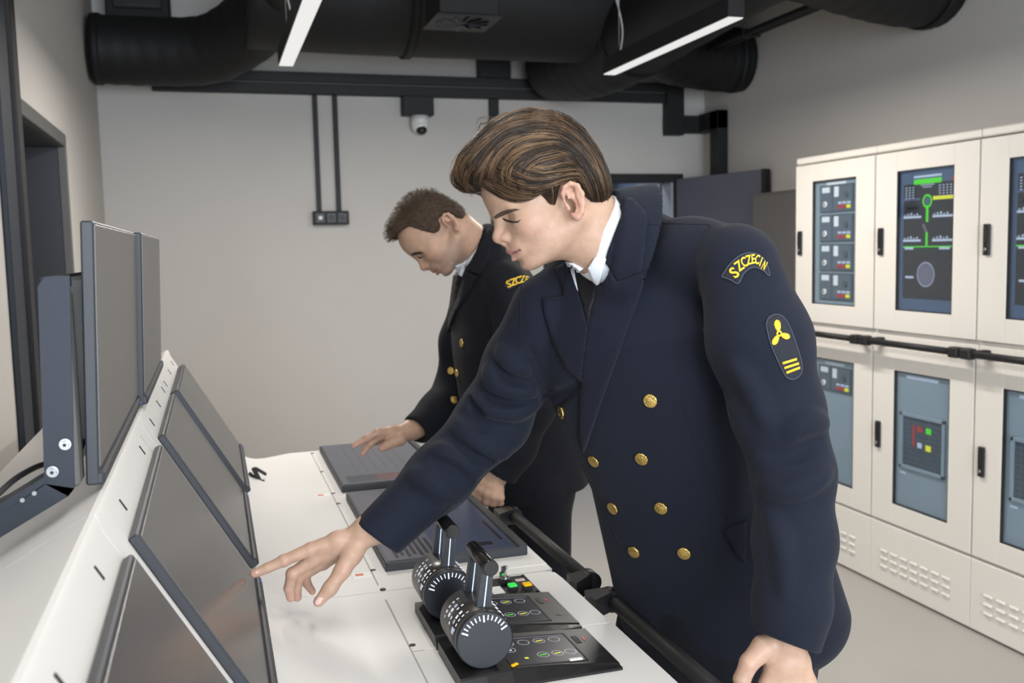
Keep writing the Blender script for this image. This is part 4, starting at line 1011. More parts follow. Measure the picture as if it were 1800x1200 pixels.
class Frame:
    def __init__(s, o, F, U):
        s.o = np.asarray(o, float); s.F = _n(F); s.U = _n(U - s.F * (U @ s.F)); s.L = np.cross(s.U, s.F); s.R = np.stack([s.F, s.L, s.U], 1)
    def p(s, x, y, z): return s.o + s.R @ np.array([x, y, z])
    def loc(s, V): return (np.asarray(V) - s.o) @ s.R
def head_frame(px, py, d, pitch, yaw, roll=0.0):
    a, b = math.radians(pitch), math.radians(yaw)
    F = MW @ np.array([-math.cos(a) * math.cos(b), math.sin(a) * math.cos(b), -math.sin(b)])
    U = MW @ np.array([-math.sin(a), -math.cos(a), math.sin(math.radians(roll))])
    return Frame(deep(px, py, d), F, U)
EAR = [(0, 0, 0)]
def sculpt_head(g, h):
    p, R = h.p, h.R
    E = lambda c, r, k=0.012, sub=False, RR=None: g.ell(p(*c), r, R if RR is None else R @ RR, k, sub)
    C = lambda a, b, r0, r1=None, k=0.01, sub=False: g.cap(p(*a), p(*b), r0, r1, k, sub)
    E((.028, 0, .055), (.088, .073, .080)); E((.068, 0, .052), (.053, .057, .050), .02)
    E((.060, 0, .004), (.054, .057, .068), .02); E((.050, 0, -.034), (.050, .049, .036), .02)
    for s in (1, -1):
        C((.012, .050 * s, -.030), (.084, .017 * s, -.060), .013, .011, .02)
        E((.076, .041 * s, -.006), (.023, .017, .018), .02)
        C((.109, .009 * s, .0275), (.096, .040 * s, .0255), .0080, .0075, .012)
    E((.0945, 0, -.0605), (.0135, .018, .0120), .014)
    E((.1015, 0, -.033), (.0150, .026, .0165), .014)
    for s in (1, -1): E((.1125, .031 * s, .0115), (.012, .0165, .0085), .012, True)
    for s in (1, -1):
        E((.0885, .031 * s, .0115), (.0132, .0132, .0122), .004)
        C((.099, .020 * s, .0215), (.092, .042 * s, .0195), .0042, .0042, .005)
        C((.1015, .021 * s, .0170), (.0955, .040 * s, .0152), .0011, .0011, .002, True)
    C((.1105, 0, .021), (.1225, 0, -.0065), .0068, .0092, .010); E((.1235, 0, -.0085), (.0098, .0095, .0092), None or np.float64(0.006))
    for s in (1, -1):
        E((.1135, .0112 * s, -.0135), (.0105, .0065, .0078), .006)
        E((.1195, .0064 * s, -.0205), (.0050, .0030, .0035), .003, True)
    C((.119, 0, -.0185), (.114, 0, -.026), .0052, .005, .006)
    for s in (1, -1):
        C((.1160, .003 * s, -.0335), (.1040, .0215 * s, -.0395), .0046, .0032, .004)
        C((.1125, .000, -.0475), (.1030, .0195 * s, -.0415), .0052, .0035, .004)
        C((.1235, .000, -.0408), (.1050, .0235 * s, -.0402), .0014, .0012, .003, True)
    E((.1110, 0, -.0555), (.0045, .013, .0030), .006, True)
    # ears, modelled at 1:1 and shrunk about their root
    ec, es, eo = np.array([-.004, .0755, .004]), 0.80, np.array(EAR[0])
    def T(c, s): c = np.array(c, float); c[1] *= s; q = ec.copy(); q[1] *= s; return q + (c - q) * es + eo
    for s in (1, -1):
        rz = math.radians(24) * s; RR = np.array([[math.cos(rz), -math.sin(rz), 0], [math.sin(rz), math.cos(rz), 0], [0, 0, 1]])
        RY = np.array([[math.cos(.2), 0, math.sin(.2)], [0, 1, 0], [-math.sin(.2), 0, math.cos(.2)]])
        g.ell(p(*T((-.010, .0775, .006), s)), np.array((.0165, .0042, .0290)) * es, R @ RR, .005)
        pts = [(.010, .0745, .010), (.009, .079, .024), (.002, .0835, .0335), (-.010, .0875, .0355), (-.0205, .0895, .027), (-.0235, .0890, .010), (-.0185, .0865, -.008), (-.0110, .0830, -.021), (-.001, .0775, -.027), (.005, .0745, -.018)]
        g.chain([p(*T(q, s)) for q in pts], [r * es for r in (.0030, .0036, .0040, .0042, .0042, .0040, .0040, .0052, .0062, .0042)], .004)
        C_ = lambda a, b, r0, r1, k, sub=False: g.cap(p(*T(a, s)), p(*T(b, s)), r0 * es, r1 * es, k, sub)
        C_((-.0160, .0862, .021), (-.0130, .0845, -.006), .0036, .0038, .004)
        g.ell(p(*T((-.002, .0850, -.001), s)), np.array((.0082, .0085, .0115)) * es, R, .004, True); C_((-.001, .081, .0), (-.001, .060, .0), .0035, .0035, .003, True)
        C_((.0095, .0755, .002), (.0085, .0775, -.006), .0042, .0042, .004)
def finger(g, pts, r, k=0.004):
    g.chain(pts, r, k)
def put_hand(g, H, fs=1.0):
    """H: wrist (px,py,d), mcp list, fingers list of polylines in picture+depth, thumb polyline"""
    D = lambda q: deep(*q)
    w_ = D(H['wrist']); fw = _n(w_ - D(H['fore']))
    g.chain([D(H['fore']), w_ - fw * 0.02, w_], [.033 * fs, .0285 * fs, .0275 * fs], .012)
    nrm = H.get('flat')
    for f in H['fingers']:
        m = D(f[0]); g.chain([w_ + (m - w_) * 0.05, (w_ + m) / 2, m], [.0165 * fs, .0150 * fs, .0118 * fs], .010)
    ms = [D(f[0]) for f in H['fingers']]
    for a, b in zip(ms, ms[1:]): g.cap(a, b, .0105 * fs, .0105 * fs, .005); g.cap((w_ * 0.45 + a * 0.55), (w_ * 0.45 + b * 0.55), .0138 * fs, .0138 * fs, .008)
    for f, sc in zip(H['fingers'], (1.0, 1.04, 0.98, 0.86)):
        q = [D(x) for x in f]; r = [.0115, .0100, .0088, .0076]
        g.chain(q, [x * sc * fs for x in r[:len(q)]], .003)
        g.ell(q[1], np.array([.0108, .0108, .0108]) * sc * fs, None, .003)
    t = [D(x) for x in H['thumb']]; g.chain([w_ * 0.8 + t[0] * 0.2] + t, [.018 * fs, .0180 * fs, .0135 * fs, .0120 * fs, .0092 * fs][:len(t) + 1], H.get('tk', .008))
def nails(parent, sf, specs, d0):
    m = mat('finger_nail', (0.66, 0.45, 0.40), 0.25, spec=0.5)
    for poly in specs: surf_patch('finger_nail', sf, poly, m, parent, 0.0002, 0.0006, 3.0, d0)

def person(P):
    root = empty('person', (*P['floor'], 0), P['label'], 'person')
    D = lambda q: deep(*q)
    hf = P['head']; J = {k: D(v) for k, v in P['joints'].items()}
    hip, neck = J['hip'], J['neck']; lat = _n(J['lsh'] - J['rsh']); lath = _n(V3(lat[0], lat[1], 0)); fwd = V3(lath[1], -lath[0], 0)
    if fwd @ hf.F < 0: fwd = -fwd
    fl = [V3(*P['floor'], 0) + lath * s * 0.10 for s in (1, -1)]
    hj = [hip + lath * s * 0.09 - V3(0, 0, 0.02) for s in (1, -1)]
    kn = [(a * 0.5 + b * 0.5) + fwd * 0.035 + V3(0, 0, .0) for a, b in zip(hj, fl)]
    # ---------------- body: one continuous surface
    allp = [hf.p(x, y, z) for x in (-.09, .15) for y in (-.1, .1) for z in (-.1, .15)]
    hands = P['hands']; hb = []
    for H in hands:
        q = np.array([D(x) for x in [H['wrist']] + [y for f in H['fingers'] for y in f] + H['thumb']]); hb.append((q.min(0) - .03, q.max(0) + .03))
    hlo, hhi = np.min(allp, 0) + .02, np.max(allp, 0) - .02
    fine = P['fine']; every = np.array(allp + [j for j in J.values()] + fl + hj + [b for a in hb for b in a])
    lo, hi = every.min(0) - 0.16, every.max(0) + 0.16; lo[2] = -0.005
    axs = [vax(lo[i], hi[i], 0.012, fine, [(hlo[i], hhi[i])] + [(a[i], b[i]) for a, b in hb]) for i in range(3)]
    g = Grid(*axs)
    chest = J['lsh'] * 0.5 + J['rsh'] * 0.5
    sc_ = [(D(q[0]), min(q[1], q[2]) * .72) for q in P['stations'][1:]]
    g.chain([q[0] for q in sc_[:-1]] + [neck * .7 + sc_[-1][0] * .3], [q[1] for q in sc_[:-1]] + [.045], .02)
    g.chain([D(q[:3]) for q in P['pads']], [q[3] * .62 for q in P['pads']], .02)
    for s, e, w_ in (('lsh', 'lel', hands[0]), ('rsh', 'rel', hands[1])):
        g.chain([J[s], J[e], D(w_['fore'])], [.034, .036, .031], .02)
    for a, b, c in zip(hj, kn, fl): g.chain([a, b, c + V3(0, 0, .07)], [.075, .05, .038], .03); g.cap(c + V3(0, 0, .045), c + V3(0, 0, .04) + fwd * .10, .036, .030, .02)
    nb = neck; g.cap(hf.p(-.012, 0, -.015), nb, .053, .060, .03); g.cap(hf.p(.02, 0, -.03), nb + fwd * .03, .040, .042, .03)
    EAR[0] = P.get('ear', (0, 0, 0)); sculpt_head(g, hf)
    for H in hands: put_hand(g, H, P.get('hs', 1.0))
    V, Q = g.mesh(); V = smooth_mesh(V, Q, 1, 0.35)
    # skin colours: lips, stubble, flush, small blemishes
    col = np.tile(np.array(P['skin']), (len(V), 1)); Lc = hf.loc(V)
    near = np.linalg.norm(Lc - (.04, 0, .02), axis=1) < .2
    def segd(A, B):
        A, B = np.array(A), np.array(B); ba = B - A; t = np.clip(((Lc - A) @ ba) / (ba @ ba), 0, 1); return np.linalg.norm(Lc - A - t[:, None] * ba, axis=1)
    def blend(w_, c):
        nonlocal col
        w_ = np.clip(w_, 0, 1)[:, None]; col = col * (1 - w_) + np.array(c) * w_
    ay = np.abs(Lc[:, 1])
    if P.get('stubble'):
        wv = np.clip((-.012 - Lc[:, 2]) / .02, 0, 1) * np.clip((Lc[:, 0] - .01) / .02, 0, 1) * near; blend(wv * P['stubble'], (.22, .17, .15))
    Lz = np.stack([Lc[:, 0], ay, Lc[:, 2]], 1); keep = Lc; Lc = Lz
    lip = np.minimum(segd((.1160, .003, -.0345), (.1040, .0215, -.0390)), segd((.1125, 0, -.0470), (.1030, .0195, -.0415)))
    blend((.0062 - lip) / .0022, (.37, .155, .145)); blend((.0022 - segd((.1225, 0, -.0408), (.1050, .0225, -.0402))) / .0014, (.14, .05, .05)); blend(np.clip((.022 - segd((.075, .05, -.012), (.085, .042, -.016))) / .02, 0, .35), (.47, .26, .20))
    e0 = np.array(EAR[0]); blend(np.clip((.02 - segd(np.array((.000, .085, .02)) + e0, np.array((-.005, .085, -.02)) + e0)) / .02, 0, .5), (.50, .25, .20)); blend(np.clip((.014 - segd((.125, 0, -.009), (.118, .009, -.015))) / .012, 0, .3), (.47, .25, .19))
    blend((.0030 - segd((.1005, .019, .0075), (.0945, .042, .0075))) / .002, (.09, .05, .04))
    Lc = keep
    for H in hands:
        for f in H['fingers'] + [H['thumb']]:
            for q, a in ((f[-1], .6), (f[1], .35)):
                dd = np.linalg.norm(V - D(q), axis=1); blend(np.clip((.022 - dd) / .015, 0, 1) * a, (.50, .27, .215))
    sf = Surf(V, Q)
    for (x, y) in P.get('spots', ()):
        q, _ = sf.hit(x, y, P['d']); dd = np.linalg.norm(V - q, axis=1); blend(np.clip((.0036 - dd) / .0026, 0, 1) * .3, (.42, .17, .14))
    body = np_mesh('body', V, Q, M_SKIN, root, col)
    # ---------------- jacket
    st = P['stations']; Cs = np.array([D(s[0]) for s in st]); A = _n(Cs[-1] - Cs[0]); ts = (Cs - Cs[0]) @ A
    aa = np.array([s[1] for s in st]); bb = np.array([s[2] for s in st]); Fv = _n(fwd - A * (fwd @ A)); Lv = _n(np.cross(A, Fv)); ex = P.get('exp', 2.4)
    offs = Cs - Cs[0] - ts[:, None] * A
    pts = np.array([D(q) for q in sum(P['sleeves'].values(), [])[0:] for q in [q[:3]]] + list(Cs))
    lo, hi = pts.min(0) - 0.2, pts.max(0) + 0.2; hs = P['cell']
    g = Grid(*[uax(lo[i], hi[i], hs) for i in range(3)])
    def torso(X, Y, Z):
        x, y, z = X - Cs[0][0], Y - Cs[0][1], Z - Cs[0][2]
        t = x * A[0] + y * A[1] + z * A[2]
        ox, oy, oz = (np.interp(t, ts, offs[:, i]) for i in range(3)); a, b = np.interp(t, ts, aa), np.interp(t, ts, bb)
        u = (x - ox) * Lv[0] + (y - oy) * Lv[1] + (z - oz) * Lv[2]; v = (x - ox) * Fv[0] + (y - oy) * Fv[1] + (z - oz) * Fv[2]
        r = (np.abs(u / a) ** ex + np.abs(v / b) ** ex) ** (1 / ex)
        return np.maximum(np.maximum((r - 1) * np.minimum(a, b) * 0.95, -t), t - ts[-1])
    g.add(lo, hi, torso, 0.0)
    for q in P.get('blobs', ()): g.cap(D(q[0]), D(q[1]), q[2], q[3], q[4])
    hp = P.get('hem')
    if hp is not None:
        hq = D(hp); HN = _n(A + Fv * P.get('hem_dip', 0.0)); g.add(lo, hi, lambda X, Y, Z: (X - hq[0]) * HN[0] + (Y - hq[1]) * HN[1] + (Z - hq[2]) * HN[2], 0.0, True)
    sh = P['pads']; g.chain([D(q[:3]) for q in sh], [q[3] for q in sh], .035)
    for nm, sl in P['sleeves'].items():
        sub = Grid(*g.a); pp = [D(q[:3]) for q in sl]; rr = [q[3] for q in sl]
        sub.chain(pp[:-1] + [pp[-1] + _n(pp[-1] - pp[-2]) * 0.05], rr, .03)
        e = pp[-1]; ax_ = _n(pp[-1] - pp[-2]); tl = P.get('cuff_tilt', {}).get(nm); ax2 = _n(ax_ + MW @ np.array(tl)) if tl else ax_
        sub.add(lo, hi, lambda X, Y, Z: -((X - e[0]) * ax2[0] + (Y - e[1]) * ax2[1] + (Z - e[2]) * ax2[2]), .004, True)
        sub.cap(e - ax_ * 0.035, e + ax_ * 0.05, rr[-1] - .011, rr[-1] - .005, 0.0, True)
        k = 0.014; f, d = g.F, sub.F; h = np.maximum(k - np.abs(f - d), 0) / k; g.F = np.minimum(f, d) - h * h * k * .25
    # collar band standing round the neck
    nc, nN, nF = D(P['neck_ring'][0]), _n(MW @ np.array(P['neck_ring'][1])), _n(MW @ np.array(P['neck_ring'][2])); nF = _n(nF - nN * (nF @ nN)); nL = np.cross(nN, nF)
    def band(r0, slope_, th, top, bot, drop):
        def fn(X, Y, Z):
            x, y, z = X - nc[0], Y - nc[1], Z - nc[2]; h = x * nN[0] + y * nN[1] + z * nN[2]; v = x * nF[0] + y * nF[1] + z * nF[2]; u = x * nL[0] + y * nL[1] + z * nL[2]
            rho = np.sqrt((u / 1.0) ** 2 + (v / 1.05) ** 2)
            return np.maximum(np.maximum(np.abs(rho - (r0 - slope_ * h)) - th, h - (top - drop * (v + .06))), bot - h)
        return fn
    g.add(nc - .13, nc + .13, band(.0765, .45, .0045, .014, -.05, .14), .010)
    jV, jQ = g.mesh(); js = Surf(jV, jQ)
    for pl, r, k, s in P.get('folds', ()):
        H = [js.hit(*q, P['d']) for q in spline([np.array(q, float) for q in pl], 4)]
        m = len(H); pp = [h[0] - h[1] * r * (0.62 if not s else -0.62) for h in H]; rr = [r * (0.45 + 0.55 * math.sin(math.pi * i / (m - 1))) if not s or r > .004 else r for i in range(m)]
        g.chain(pp, rr, k, s)
    jV, jQ = g.mesh(); jV = smooth_mesh(jV, jQ, 2, 0.5); js = Surf(jV, jQ)
    jk = np_mesh('jacket', jV, jQ, P['wool'], root)
    # ---------------- shirt collar, tie, lapels, details
    s2 = Grid(*[uax(nc[i] - .11, nc[i] + .11, .0025) for i in range(3)])
    s2.add(nc - .11, nc + .11, band(.0670, .30, .0030, .036, -.045, .12), 0.0)
    cV, cQ = s2.mesh(); cV = smooth_mesh(cV, cQ, 1, .4); shirt = np_mesh('shirt_collar', cV, cQ, M_SHIRT, root)
    P['details'](root, jk, js, sf, hf, Surf(np.concatenate([jV, cV, V]), np.concatenate([jQ, cQ + len(jV), Q + len(jV) + len(cV)])))
    # ---------------- trousers and shoes
    lo, hi = np.minimum(np.min(hj, 0), np.min(fl, 0)) - .2, np.maximum(np.max(hj, 0), np.max(fl, 0)) + .2; lo[2] = 0.015; hi[2] = hip[2] + .16
    g = Grid(*[uax(lo[i], hi[i], .010) for i in range(3)])
    g.cap(hip - lath * .05, hip + lath * .05, .115, .115, .03); g.cap(hip, hip + A * .1, .12, .12, .03)
    for a, b, c in zip(hj, kn, fl): g.chain([a, b, c + V3(0, 0, .03)], [P.get('thigh', .098), .078, .068], .03)
    tV, tQ = g.mesh(); tV = smooth_mesh(tV, tQ, 2); np_mesh('trousers', tV, tQ, M_WOOLB, root)
    for c in fl:
        g = Grid(*[uax(c[i] - .3 * (i < 2) - .01 * (i == 2), c[i] + .3 * (i < 2) + .14 * (i == 2), .008) for i in range(3)])
        g.chain([c + V3(0, 0, .05) - fwd * .05, c + V3(0, 0, .048) + fwd * .08, c + V3(0, 0, .035) + fwd * .17], [.048, .045, .036], .03)
        g.add(c - .3, c + .3, lambda X, Y, Z: Z - .002 + 0 * X + 0 * Y, 0.0, True)
        tV, tQ = g.mesh(); np_mesh('shoe', smooth_mesh(tV, tQ, 1), tQ, M_SHOE, root)
    P['hair'](root, hf, sf, V, Q)
    return root
M_BROW = mat('eyebrow_hair', (0.085, 0.052, 0.035), 0.8, var=0.4, vscale=300, bump=1.0, bscale=900)
# ================================================================== the two men
def c6(*q): return [(x / 4.287 + 1060, y / 4.287 + 280) for x, y in q]
def c1(*q): return [(x / 2.903 + 880, y / 2.903 + 360) for x, y in q]
def c2(*q): return [(x / 2.2217 + 900, y / 2.2217 + 660) for x, y in q]
def seam_line(name, sf, pts, m, parent, r=0.0009, d0=1.5, off=0.0003):
    P = []
    for q in spline([np.array(p, float) for p in pts], 8):
        h, n = sf.hit(*q, d0); P.append(h + n * off)
    mb = MB(); mb.tube(P, r, m, 6); return mb.build(name, parent)
def gold_button(sf, px_, py_, r, parent, d0):
    p, n = sf.hit(px_, py_, d0); nb = [sf.hit(px_ + a, py_ + b, d0)[1] for a, b in ((6, 0), (-6, 0), (0, 6), (0, -6))]; n = _n(n + sum(nb))
    mb = MB(); P = [p + n * h for h in (-.002, .001, .0022, .0032, .0036, .0034, .0042, .0047)]
    mb.tube(P, [r * .92, r, r, r * .93, r * .86, r * .80, r * .55, r * .1], M_GOLD, 26); b = mb.build('button', parent)
    return b
def lettering(sf, marks, m, parent, d0, name='lettering'):
    """marks: (character, px, py, height px, width factor, rotation in degrees)"""
    V, F = [], []
    for ch, x, y, hpx, wf, rot in marks:
        cu = bpy.data.curves.new('glyph', 'FONT'); cu.body = ch; cu.size = 1.0; cu.offset = 0.022; cu.align_x = 'CENTER'; cu.resolution_u = 3
        ob = bpy.data.objects.new('glyph', cu); COL.objects.link(ob)
        me = bpy.data.meshes.new_from_object(ob.evaluated_get(bpy.context.evaluated_depsgraph_get()))
        a = math.radians(rot); k = len(V)
        for v in me.vertices:
            u, w_ = v.co.x * hpx / 0.70 * wf, -(v.co.y - 0.35) * hpx / 0.70
            p, n = sf.hit(x + u * math.cos(a) - w_ * math.sin(a), y + u * math.sin(a) + w_ * math.cos(a), d0); V.append(p + n * 0.0028)
        for q in me.polygons: F.append([k + i for i in q.vertices])
        bpy.data.objects.remove(ob); bpy.data.curves.remove(cu); bpy.data.meshes.remove(me)
    me = bpy.data.meshes.new(name); me.from_pydata([tuple(v) for v in V], [], F); me.materials.append(m); return link(name, me, parent)

def hair_volume(root, hf, ells, tab, m, cell=.0032, wave=None):
    al = np.array([hf.p(x, y, z) for x in (-.11, .19) for y in (-.12, .12) for z in (-.06, .20)]); lo, hi = al.min(0), al.max(0)
    g = Grid(*[uax(lo[i], hi[i], cell) for i in range(3)])
    for c, r, k in ells: g.ell(hf.p(*c), r, hf.R, k)
    tx, tz = zip(*tab); R, o = hf.R, hf.o
    def cut(X, Y, Z):
        x, y, z = ((X - o[0]) * R[0, i] + (Y - o[1]) * R[1, i] + (Z - o[2]) * R[2, i] for i in range(3))
        return (z - np.interp(x, tx, tz)) * 0.8
    g.add(lo, hi, cut, .006, True)
    if wave is not None:
        def wv(X, Y, Z):
            x, y, z = ((X - o[0]) * R[0, i] + (Y - o[1]) * R[1, i] + (Z - o[2]) * R[2, i] for i in range(3)); return wave(x, y, z)
        sl = wv(g.a[0][:, None, None], g.a[1][None, :, None], g.a[2][None, None, :]); g.F += sl.astype(np.float32)
    V, Q = g.mesh(); V = smooth_mesh(V, Q, 2)
    return V, Q, np_mesh('hair', V, Q, m, root)

# ------------------------------------------------------------------ nearer man
def details1(root, jk, js, sf, hf, allsf):
    d = 1.5
    surf_patch('shirt_front', js, [(996, 462), (1016, 486), (1030, 474), (1042, 486), (1056, 500), (1046, 540), (1037, 566), (1026, 545), (1014, 512)], M_SHIRT, root, .001, .0015, 5, d)
    surf_patch('tie', js, [(1014, 480), (1030, 478), (1055, 500), (1047, 530), (1042, 545), (1037, 572), (1030, 545), (1022, 515)], M_TIE, root, .003, .004, 5, d)
    surf_patch('shirt_collar_point', allsf, [(1035, 468), (1046, 452), (1058, 452), (1067, 452), (1060, 478), (1054, 500), (1044, 490)], M_SHIRT, root, .004, .002, 5, d, 6)
    surf_patch('shirt_collar_point', allsf, [(998, 460), (1008, 462), (1026, 472), (1018, 480), (1017, 492), (1019, 514), (1008, 492)], M_SHIRT, root, .004, .002, 5, d, 6)
    roll = lambda x, y: 0.005
    lp = surf_patch('lapel', js, [(1066, 463), (1087, 492), (1137, 475), (1129, 505), (1104, 580), (1073, 663), (1042, 753), (1029, 792), (1022, 762), (1025, 667), (1037, 567), (1052, 501)], M_WOOL2, root, .003, .0035, 8, d)
    surf_patch('jacket_collar', allsf, [(1099, 350), (1110, 351), (1136, 376), (1138, 392), (1133, 435), (1127, 478), (1087, 491), (1064, 458), (1070, 438), (1081, 410), (1091, 385), (1097, 364)], M_WOOL2, root, .002, .0035, 7, d, 6)
    surf_patch('lapel', js, [(999, 462), (994, 522), (954, 525), (957, 552), (976, 601), (1000, 646), (1025, 668), (1032, 620), (1038, 568), (1019, 513)], M_WOOL2, root, .003, .0035, 8, d)
    surf_patch('jacket_collar', js, [(978, 474), (999, 460), (1010, 490), (1018, 511), (1010, 520), (994, 522), (990, 500)], M_WOOL2, root, .002, .0035, 7, d)
    for x, y in ((1143.5, 704), (987, 724.5), (1044, 810), (1128, 806), (1077.5, 893), (1162, 892.5), (1114.5, 969.5), (1202.5, 972)):
        gold_button(js, x, y, 0.0116, jk, d)
    M_SEAMD = mat('wool_seam_shadow', (0.004, 0.005, 0.009), 0.9)
    for pts in (c6((345, 490), (500, 485), (650, 488), (790, 492), (820, 515)),
                c6((820, 515), (760, 570), (715, 700), (705, 830), (715, 980), (740, 1190)) + c1((1050, 690), (1100, 860), (1190, 1060)),
                c2((655, 85), (690, 190), (740, 310), (800, 450), (855, 580)),
                [(918, 487), (915, 525), (916, 563), (917, 596), (926, 614), (941, 652), (961, 714)],
                [(1031, 795), (1046, 850), (1066, 900), (1094, 970)], [(880, 800), (830, 850), (790, 890), (752, 925)]):
        seam_line('seam', js, pts, M_SEAMD, jk)
    fl = surf_patch('pocket_flap', js, [(1272, 932), (1290, 923), (1311, 914), (1312, 985), (1306, 984), (1294, 972)], M_WOOL2, root, .001, .0035, 7, 1.6)
    # shoulder title and rate badge on the left sleeve
    arc = c6((897, 885), (925, 838), (950, 800), (1010, 742), (1070, 712), (1130, 710), (1182, 733), (1222, 778), (1250, 862), (1238, 874), (1205, 842), (1150, 816), (1110, 822), (1060, 862), (1020, 935), (958, 906))
    sp = surf_patch('shoulder_title', js, arc, M_PATCH, root, .0006, .0012, 5, d)
    seam_line('stitched_edge', js, arc + [arc[0]], M_PEDGE, sp, .0011, d, .0016)
    L_ = [('S', 990, 855, 19, .95, -42), ('Z', 1026, 804, 17.5, .72, -36), ('C', 1062, 776, 17, .62, -26), ('Z', 1096, 760, 16.5, .60, -14), ('E', 1127, 753, 16, .60, -4), ('C', 1158, 758, 16, .50, 8), ('I', 1184, 775, 15.5, .6, 18), ('N', 1209, 803, 15, .42, 26)]
    lettering(js, [(c, x / 4.287 + 1060, y / 4.287 + 280, h, wf, r) for c, x, y, h, wf, r in L_], M_THREAD, sp, d)
    ov = [(1346.5, 572), (1350, 560), (1358, 554.5), (1367, 553.5), (1378, 560), (1388, 577), (1398, 605), (1407, 634), (1408, 652), (1402, 662), (1393, 666.5), (1384, 664), (1378, 657), (1366, 632), (1354, 603)]
    bp = surf_patch('rate_badge', js, ov, M_PATCH, root, .0006, .0012, 5, d)
    seam_line('stitched_edge', js, ov + [ov[0]], M_PEDGE, bp, .0010, d, .0016)
    hub = np.array([1368.5, 586.5])
    for tip, wd in (((1364, 562.5), 5.6), ((1387, 593.5), 5.2), ((1358, 606), 5.2)):
        tv = np.array(tip) - hub; l = np.hypot(*tv); u = tv / l; v = np.array([-u[1], u[0]])
        poly = [hub + u * l * a + v * wd * b for a, b in ((.14, -.3), (.4, -.85), (.7, -1), (.9, -.7), (1, 0), (.9, .7), (.7, 1), (.4, .85), (.14, .3))]
        surf_patch('propeller_blade', js, poly, M_THREAD, bp, .0018, .0008, 3, d)
    surf_patch('propeller_hub', js, [hub + 5.0 * np.array([math.cos(a), math.sin(a) * 1.1]) for a in np.linspace(0, 6.28, 12, endpoint=False)], M_THREAD, bp, .0020, .0009, 3, d)
    surf_patch('hub_hole', js, [hub + 2.2 * np.array([math.cos(a), math.sin(a) * 1.1]) for a in np.linspace(0, 6.28, 9, endpoint=False)], M_PATCH, bp, .0030, .0006, 3, d)
    for (xa, ya), (xb, yb) in (((1374, 638), (1398.5, 630.5)), ((1377, 646.2), (1402, 638)), ((1380.5, 654.5), (1404, 645.5))):
        surf_patch('gold_stripe', js, [(xa, ya - 2), (xb, yb - 2), (xb + .8, yb + 2.1), (xa + .8, ya + 2.1)], M_THREAD, bp, .0018, .0008, 4, d)
    br = [(868, 382), (874, 376), (882, 371.5), (894, 368), (906, 366.5), (914, 368), (907, 370.5), (895, 373.5), (882, 379), (873, 383.5)]
    surf_patch('eyebrow', sf, br, M_BROW, root, .0002, .0010, 3, d)
    surf_patch('eyelashes', sf, [(884, 382.5), (892, 386.5), (902, 389), (911, 388.5), (916, 385.5), (911, 391), (901, 391.8), (891, 389.5), (885, 386)], M_LASH, root, .0, .0009, 2.5, d)
    nails(root, sf, [[(449, 1004), (453, 1002.5), (455, 1004.5), (451, 1008), (447, 1009)], [(553, 1056), (560, 1048), (569, 1051), (564, 1059), (557, 1064), (553, 1062)]], 1.65)
